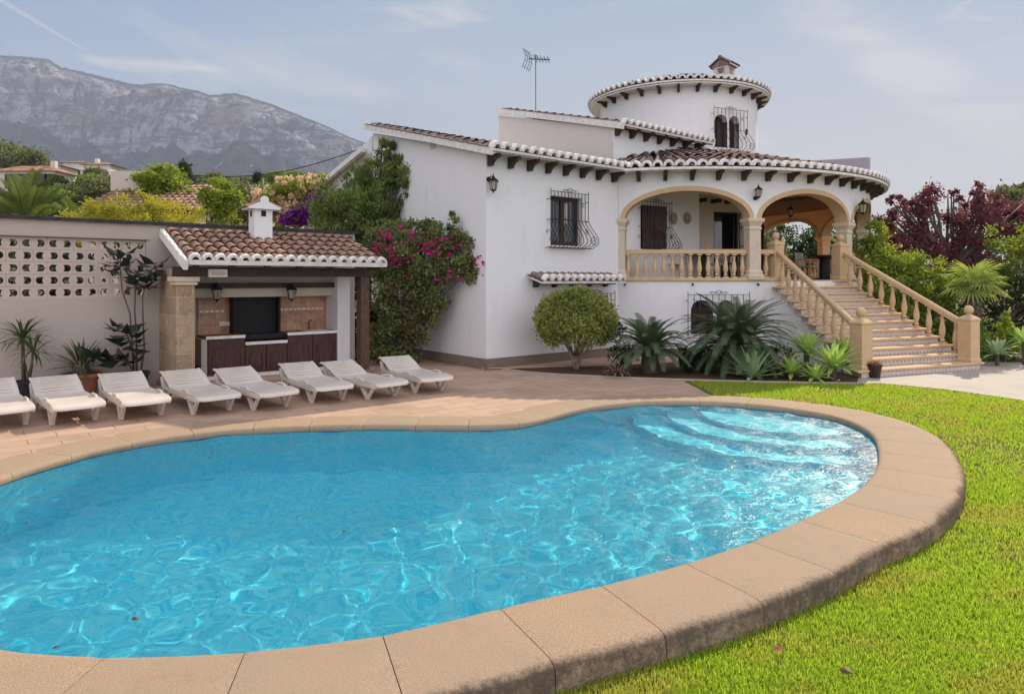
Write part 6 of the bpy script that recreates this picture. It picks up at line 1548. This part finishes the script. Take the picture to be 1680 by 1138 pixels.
# neighbour house right behind the wall
nx0, nx1 = (182-840)/1120*26.0, (470-840)/1120*26.0
e = empty('neighbour_house', ((nx0+nx1)/2, 24, 0.55), 0, 'neighbouring house with broad clay tile roof just behind the garden wall', 'house')
w = nx1-nx0; m = MB(); m.box((0, 2.6, 1.8), (w-.6, 4.8, 3.6)); m.build('wall', M['cream'], e)
lin_roof((-w/2, -0.1, 3.75), XV, (0, 1, 0.42), int(w/0.24), 9, sp=0.24, rl=0.36, r=0.095, parent=e, ends=False, name='roof'); m = MB(); m.add([(-w/2, -.1, 3.7), (w/2, -.1, 3.7), (w/2, 2.9, 4.96), (-w/2, 2.9, 4.96), (w/2, 5.9, 3.7), (-w/2, 5.9, 3.7)], [(0, 1, 2, 3), (3, 2, 4, 5)]); m.build('roof_deck', M['far_roof'], e)
m = MB(); m.box((-w*0.43, 3.0, 5.0), (1.2, 1.6, 1.0)); m.build('chimney', M['cream'], e)
# power pole and wire
q = D(321, 288, 60); e = empty('power_pole', (q.x, 60, hill_z(q.x, 60)), 0, 'thin dark power pole on the slope behind the green trees', 'pole'); m = MB(); m.tube([(0, 0, 0), (0, 0, q.z-hill_z(q.x, 60))], 0.13, 6); m.build('pole', M['corbel'], e)
m = MB(); q2 = D(640, 226, 45); pts = [q.lerp(q2, k/16)+Vector((0, 0, -1.0*math.sin(k/16*math.pi))) for k in range(17)]; m.tube([Vector(p)-q for p in pts], 0.035, 4); o = m.build('wire', M['iron']); o.location = q; o.name = 'power_wire'; tag(o, 'thin black overhead wire crossing in front of the mountain', 'wire')
q = D(321, 288, 60)
# garden vegetation behind the wall
def hedge_blobs(px0, px1, pyf, Y, rx, ry, rz, n): return [(px0+(px1-px0)*(k+.5)/n, pyf(px0+(px1-px0)*(k+.5)/n), rx, ry, rz, random.uniform(-.4, .4)) for k in range(n)]
tree('yellow_bush', 220, 400, 15.8, hedge_blobs(140, 305, lambda x: 346+abs(x-222)*0.16, 15.8, .5, .5, .42, 7)+hedge_blobs(130, 310, lambda x: 375, 15.8, .5, .5, .4, 6), 15000, 0.055, LM['yellow'], 'rounded yellow green bush just behind the garden wall', r=0.04, clump=0.3, clumps=120, up=0.5)
tree('green_tree', 265, 420, 26, [(262, 300, .75, .7, .6), (282, 315, .7, .6, .6), (245, 312, .6, .5, .5), (290, 338, .6, .5, .5), (255, 290, .4, .4, .3)], 9000, 0.11, LM['lime'], 'bright green round tree standing left behind the garden wall', r=0.08, clump=0.32, clumps=90, group='bright green trees behind the garden wall')
tree('green_tree', 360, 420, 21, [(360, 315, .5, .5, .38), (372, 335, .5, .4, .4), (345, 340, .45, .4, .35), (362, 362, .5, .4, .35), (350, 318, .35, .3, .25)], 7500, 0.09, LM['lime'], 'bright green tree just left of the white barbecue chimney', r=0.06, clump=0.32, clumps=80, group='bright green trees behind the garden wall')
tree('green_tree', 400, 420, 24, [(400, 335, .5, .4, .6), (392, 318, .35, .35, .35)], 1800, 0.09, LM['olive'], 'sparse olive green tree behind the barbecue chimney', r=0.05)
# pink flowering bush
def flowering(name, px, py, Y, blobs, n, nf, fm, label):
    b = D(px, py, Y); base = Vector((b.x, b.y, 0)); e = empty(name, base, 0, label, 'bush'); B = []
    for q in blobs: c_ = D(q[0], q[1], Y)-base; B.append((c_.x, c_.y, c_.z, q[2], q[3], q[4]))
    branches('stem', (0, 0, 0), [(b_[0], b_[1], b_[2]) for b_ in B], M['bark'], e, r=0.05); foliage('foliage', B, n, 0.11, 0.022, LM['lime'], e, up=0.8, clumps=90); foliage('flowers', [(b_[0], b_[1]-0.1, b_[2]+0.05, b_[3], b_[4], b_[5]) for b_ in B], nf, 0.075, 0.036, LM[fm], e, clump=0.1, clumps=170, shell=0.92)
flowering('oleander', 490, 420, 20.5, [(450, 330, .55, .5, .4), (480, 318, .6, .5, .4), (510, 312, .55, .5, .35), (462, 362, .6, .5, .5), (500, 345, .6, .5, .5), (535, 312, .35, .4, .3), (436, 345, .3, .3, .3)], 9500, 3600, 'pink', 'oleander bush full of salmon pink flowers behind the barbecue roof')
# big palm fronds left
def palm(px, py, Y, z0, L, nf, label, els, tr=0.2, ll=0.38, s=1.0, name='palm_tree', rots=None):
    q = D(px, py, Y); e = empty(name, (q.x, q.y, z0), 0, label, 'palm tree'); h = q.z-z0
    m = MB(); m.tube([(0, 0, 0), (0.03, 0, h*.5), (0, 0, h)], [tr*1.2, tr, tr*1.1], 10); m.build('trunk', M['bark'], e)
    protos = [frond_mesh(L, 62, ll, LM['palm'], arch=a_, el=el_, sweep=0.9, lw=0.010, vfold=0.4, r0=0.03) for a_, el_ in els]
    for i in range(nf): s_ = random.uniform(.85, 1.1); link('frond', protos[int(i/nf*len(protos))], e, (0, 0, h), (random.uniform(-.1, .1), 0, i*2.399), (s_,)*3)
palm(42, 386, 17.5, 0, 1.6, 40, 'feathery date palm rising behind the left end of the garden wall', ((0.35, 82), (0.45, 68), (0.55, 52), (0.6, 35)))
palm(128, 398, 19.5, 0, 1.5, 22, 'second feathery palm with drooping fronds behind the yellow bush', ((0.5, 75), (0.7, 55), (0.8, 35)))
q = D(428, 332, 23); e = empty('euphorbia', (q.x, q.y, 0), 0, 'tall finger like cactus stems above the barbecue chimney', 'cactus')
m = MB()
for (a, b, c_) in ((405, 297, 420), (418, 302, 424), (431, 292, 427), (452, 296, 436)):
    t0 = D(c_, 345, 23)-q; t1 = D(a, b, 23)-q; mid = t0.lerp(t1, .5)+Vector((0.0, 0, 0.05)); m.tube([(t0.x*.4, 0, 1.5-0+0*q.z), (t0.x, 0, q.z+t0.z), (mid.x, 0, q.z+mid.z), (t1.x, 0, q.z+t1.z)], [0.05, 0.07, 0.085, 0.045], 6)
m.tube([(0, 0, 0), (0, 0, 1.7)], 0.08, 7); m.build('stem', LM['palm'], e, smooth=True)
# trees scattered over the slope
protos = []
for k, (mt, ry2) in enumerate((('olive', 1.0), ('darkhedge', 0.9), ('olive', 0.7), ('hedge', 1.0), ('darkhedge', 2.2))):
    e = empty('slope_tree', (0, 0, 0), 0, 'x', 'tree', 'trees and bushes scattered over the hillside')
    B = [(0, 0, 1.7*ry2+.5, 1.3, 1.3, 1.0*ry2), (.9, .2, 1.2*ry2+.4, .9, .9, .8*ry2), (-.8, -.2, 1.4*ry2+.3, .9, .9, .8*ry2)] if k != 4 else [(0, 0, 2.6, .7, .7, 2.4)]
    m = MB(); m.tube([(0, 0, -.5), (0, 0, 1.6)], [.16, .1], 6); m.build('trunk', M['bark'], e); foliage('crown', B, 2400, 0.3, 0.11, LM[mt], e, clump=0.35, clumps=50); protos.append(e)
words = ['low olive green bush', 'dark rounded tree', 'flat spreading bush', 'fresh green tree', 'slender dark cypress']; nt = 0
spots = []
tries = 0
while len(spots) < 150 and tries < 9000:
    tries += 1; y = random.uniform(50, 150); px = random.uniform(-60, 640); x = (px-840)/1120*y
    pyb = 458-(hill_z(x, y)-1.9)/y*1120
    if any(abs(px-sx_)*y/1120 < 2.0 and abs(y-sy_) < 5 for sx_, sy_, _ in spots): continue
    # keep the view onto the houses free
    if any(a-8 < px < b+8 and c_-3 < y < d_+8 for a, b, c_, d_ in ((-20, 96, 86, 105), (98, 186, 122, 146), (188, 238, 72, 88), (294, 318, 100, 118), (480, 536, 32, 40))): continue
    lim_ = 291 if px < 186 else (309 if px < 240 else 292)
    if 458-(hill_z(x, y)+2.4-1.9)/y*1120 < lim_: continue
    spots.append((px, y, random.choice((0, 0, 1, 2, 2, 3, 1, 4 if random.random() < .4 else 0))))
for i, (px, y, k) in enumerate(spots):
    pr = protos[k]; o = copy_tree(pr); x = (px-840)/1120*y; s_ = random.uniform(.6, 1.0)*(1.0+y/400); o.location = (x, y, hill_z(x, y)-0.2); o.scale = (s_, s_, s_*random.uniform(.8, 1.1)); o.rotation_euler = (0, 0, random.uniform(0, 6.28)); o['label'] = words[k]+' among the other trees scattered over the hillside'
for pr in protos:
    for c_ in list(pr.children): bpy.data.objects.remove(c_)
    bpy.data.objects.remove(pr)
# dark wooded knoll far left
tree('wooded_knoll', 30, 300, 160, [(-10, 268, 9, 5, 4), (20, 268, 9, 5, 3.6), (42, 275, 7, 5, 3)], 5000, 0.8, LM['olive'], 'group of dark trees on the crest at the far left, above the white villa', r=0.4, z0=15, clump=0.3)
# ================= BACKGROUND RIGHT =================
tree('plum_tree', 1560, 560, 22, [(1480, 365, .9, .7, .75), (1530, 345, 1.0, .8, .7), (1590, 355, 1.0, .8, .8), (1650, 365, 1.0, .8, .7), (1505, 410, 1.0, .7, .7), (1570, 410, 1.1, .8, .8), (1640, 410, 1.0, .8, .7), (1600, 325, .3, .3, .35), (1470, 330, .35, .3, .2), (1520, 318, .3, .3, .2), (1610, 312, .16, .2, .28), (1640, 330, .2, .2, .25), (1560, 322, .2, .2, .22), (1495, 335, .15, .2, .25), (1460, 370, .4, .4, .3), (1700, 350, .9, .8, .8), (1620, 440, .9, .7, .5), (1540, 445, .8, .7, .5)], 21000, 0.085, LM['plum'], 'large plum tree with dark red leaves behind the hedge at the right', r=0.1, clump=0.22, clumps=260, shell=0.35, width=0.42)
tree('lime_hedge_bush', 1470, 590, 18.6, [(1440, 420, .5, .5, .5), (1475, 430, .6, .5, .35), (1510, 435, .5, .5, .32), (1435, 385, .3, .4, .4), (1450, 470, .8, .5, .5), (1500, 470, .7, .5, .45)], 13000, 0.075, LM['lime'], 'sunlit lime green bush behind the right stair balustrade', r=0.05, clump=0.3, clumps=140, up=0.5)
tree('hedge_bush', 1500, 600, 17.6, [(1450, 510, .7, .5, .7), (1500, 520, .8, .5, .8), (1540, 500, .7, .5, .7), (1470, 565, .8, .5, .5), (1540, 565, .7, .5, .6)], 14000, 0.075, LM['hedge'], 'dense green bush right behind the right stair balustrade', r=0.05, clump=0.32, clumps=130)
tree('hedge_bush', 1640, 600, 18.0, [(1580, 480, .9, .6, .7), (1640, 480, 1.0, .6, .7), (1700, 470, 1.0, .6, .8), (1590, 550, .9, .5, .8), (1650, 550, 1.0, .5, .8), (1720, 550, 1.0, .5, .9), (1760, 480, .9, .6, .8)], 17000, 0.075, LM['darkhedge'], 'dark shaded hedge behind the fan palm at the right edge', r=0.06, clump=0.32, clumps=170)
tree('hedge_bush', 1665, 560, 19.6, [(1660, 400, .6, .5, .5), (1690, 420, .6, .5, .5)], 3500, 0.08, LM['lime'], 'yellow green bush under the plum tree at the right edge', r=0.05, clump=0.3, clumps=40)
tree('far_tree', 1660, 400, 75, [(1650, 335, 2.2, 2, 1.6), (1685, 328, 2.4, 2, 1.8), (1625, 345, 1.3, 1.3, 1.0), (1670, 370, 3, 2, 2.4)], 6000, 0.4, LM['olive'], 'distant bluish tree beyond the plum tree at the right edge', r=0.25)
# trees seen through the arches and behind the house
for i, (px, Y, mt, lab) in enumerate(((1235, 33, 'olive', 'loose grey green tree seen through the left part of the second arch'), (1300, 36, 'darkhedge', 'dark tree seen through the middle of the second arch'), (1375, 34, 'darkhedge', 'dark green tree seen through the porch right of its rear column'), (1440, 30, 'hedge', 'green tree behind the right end of the porch'))):
    tree('garden_tree', px, 470, Y, [(px-15, 400, 1.4, 1, 1.1), (px+20, 390, 1.3, 1, 1.2 if i != 3 else .7), (px, 430, 1.7, 1, 1.2), (px-35, 440, 1.2, 1, 1.0), (px+35, 445, 1.2, 1, 1.0)], 7000, 0.14, LM[mt], lab, r=0.12, group='trees seen through the porch')
# fan palm
q = D(1598, 470, 16.6); e = empty('fan_palm', (q.x, q.y, 0), 0, 'fan palm with bright split leaves and rough brown trunk in front of the dark hedge', 'palm tree'); h = q.z
m = MB(); m.tube([(0, 0, 0), (0, 0, h*.4), (0, 0, h)], [0.14, 0.15, 0.18], 10)
for k in range(150):
    a = k*2.4; z = h*(0.1+0.9*k/150); m.bar((0.13*math.cos(a), 0.13*math.sin(a), z), (0.2*math.cos(a), 0.2*math.sin(a), z+0.07), 0.03, 0.015)
m.build('trunk', M['bark'], e)
def fan_mesh():
    m = MB(); vs = []; fs = []; L = 0.42; st = 0.36
    m.tube([(0, 0, 0), (st*.5, 0, 0.04), (st, 0, 0)], 0.008, 5)
    for k in range(20):
        a = R(-140+280*k/19); b = len(vs); da = R(4.8); c_ = Vector((st, 0, 0)); L_ = L*(1-0.25*abs(a)/R(150))
        f = lambda an, r_, dz: (c_.x+r_*math.cos(an), c_.y+r_*math.sin(an), c_.z+dz-0.22*(r_/L)**2*0.35)
        vs += [f(a, .03, 0), f(a-da, L_*.6, 0.015), f(a, L_*.62, -0.01), f(a+da, L_*.6, 0.015), f(a, L_*1.15, -0.09)]; fs += [(b, b+1, b+2), (b, b+2, b+3), (b+1, b+4, b+2), (b+2, b+4, b+3)]
    m.add(vs, fs); return m.mesh('fan_leaf', LM['fan'], fixn=False)
fm_ = fan_mesh()
for i in range(22):
    f = i/22; el = R(-80+105*f*1.0); s_ = random.uniform(.85, 1.15); link('fan_leaf', fm_, e, (0, 0, h+0.02), (0, -R(75)+R(105)*f, i*2.4), (s_,)*3)
# small plants at the right path edge
def rightplant(px, py, lab, L, n, mt, st=0.2):
    p = G(px, py); e = empty('soft_agave', p, 0, lab, 'agave', 'plants along the right edge of the path'); m = MB(); m.tube([(0, 0, 0), (0, 0, st)], 0.04, 8); m.build('stem', M['bark'], e); blade_rosette('leaves', (0, 0, st), n, L, 0.05, LM[mt], e, -5, 80, 0.3, seg=6, start=0.04)
rightplant(1636, 600, 'dull green soft agave right of the right bottom newel', 0.5, 28, 'agave', 0.25); rightplant(1680, 598, 'bright soft agave cut by the right edge of the picture', 0.45, 28, 'atten', 0.5)
p = G(1657, 596); shrub('lime_shrub', (p.x, p.y+.2, 0), [(0, 0, .55, .25, .2, .35), (.1, 0, .3, .3, .2, .25), (-.05, 0, .9, .15, .15, .2)], 1500, 0.08, 0.028, LM['lime'], 'small upright lime green shrub between two agaves at the right edge', clumps=30)
p = G(1615, 600); shrub('low_shrub', (p.x, p.y+.5, 0), [(0, 0, .4, .45, .3, .45)], 2200, 0.07, 0.025, LM['hedge'], 'low green shrub behind the right bottom newel', clumps=30)
# ================= SMALL LITTER =================
def flake(name, loc, s, mat, label, cat, group):
    m = MB(); a = random.uniform(0, 6.28); pts = [(s*math.cos(a+k)*(1 if k % 2 else .6), s*math.sin(a+k)*.7, 0.004*math.sin(k)) for k in (0, 1, 2.2, 3.1, 4.2, 5.2)]; m.add([(0, 0, 0.008)]+pts, [(0, 1+k, 1+(k+1) % 6) for k in range(6)]); o = m.build(name, mat); o.location = loc; o.rotation_euler = (.2, .1, a); tag(o, label, cat, group)
brown = m_leaf('dead_leaf', (0.16, 0.07, 0.03), (0.10, 0.06, 0.03), 0.2)
for px, py, lab in ((1277, 1087, 'pink petal lying on the lawn nearest the pool coping'), (1388, 1126, 'pale brown leaf lying on the lawn at the bottom edge')):
    p = G(px, py, -0.2); flake('petal' if 'petal' in lab else 'dead_leaf', (p.x, p.y, -0.118), 0.024 if 'petal' in lab else .034, LM['magenta'] if 'petal' in lab else brown, lab, 'petal' if 'petal' in lab else 'leaf', None)
for px, py, lab in ((222, 1014, 'brown leaf floating near the bottom left of the pool'), (92, 1061, 'tiny brown leaf floating against the near left pool edge'), (45, 857, 'reddish leaf floating at the left side of the pool'), (565, 871, 'single orange leaf floating in the middle of the pool'), (890, 850, 'small brown leaf floating right of the pool centre'), (345, 750, 'dark leaf floating near the far pool edge')):
    p = G(px, py, ZW+0.006); flake('floating_leaf', (p.x, p.y, ZW+0.006), 0.022, brown, lab, 'leaf', 'leaves floating in the pool')
# ================= HAZE =================
m = MB(); m.box((0, 2450, 798), (11400, 5200, 1603)); hz = m.mesh('haze', [])
t = NT('haze_air'); vol = t.n('ShaderNodeVolumePrincipled'); vol.inputs['Color'].default_value = (0.64, 0.76, 1.0, 1); vol.inputs['Density'].default_value = 0.00013; vol.inputs['Anisotropy'].default_value = 0.1
t.t.links.new(vol.outputs[0], t.out.inputs['Volume']); hz.materials.append(t.mat); o = link('haze', hz); tag(o, 'pale haze softening the mountains', 'haze', kind='stuff')
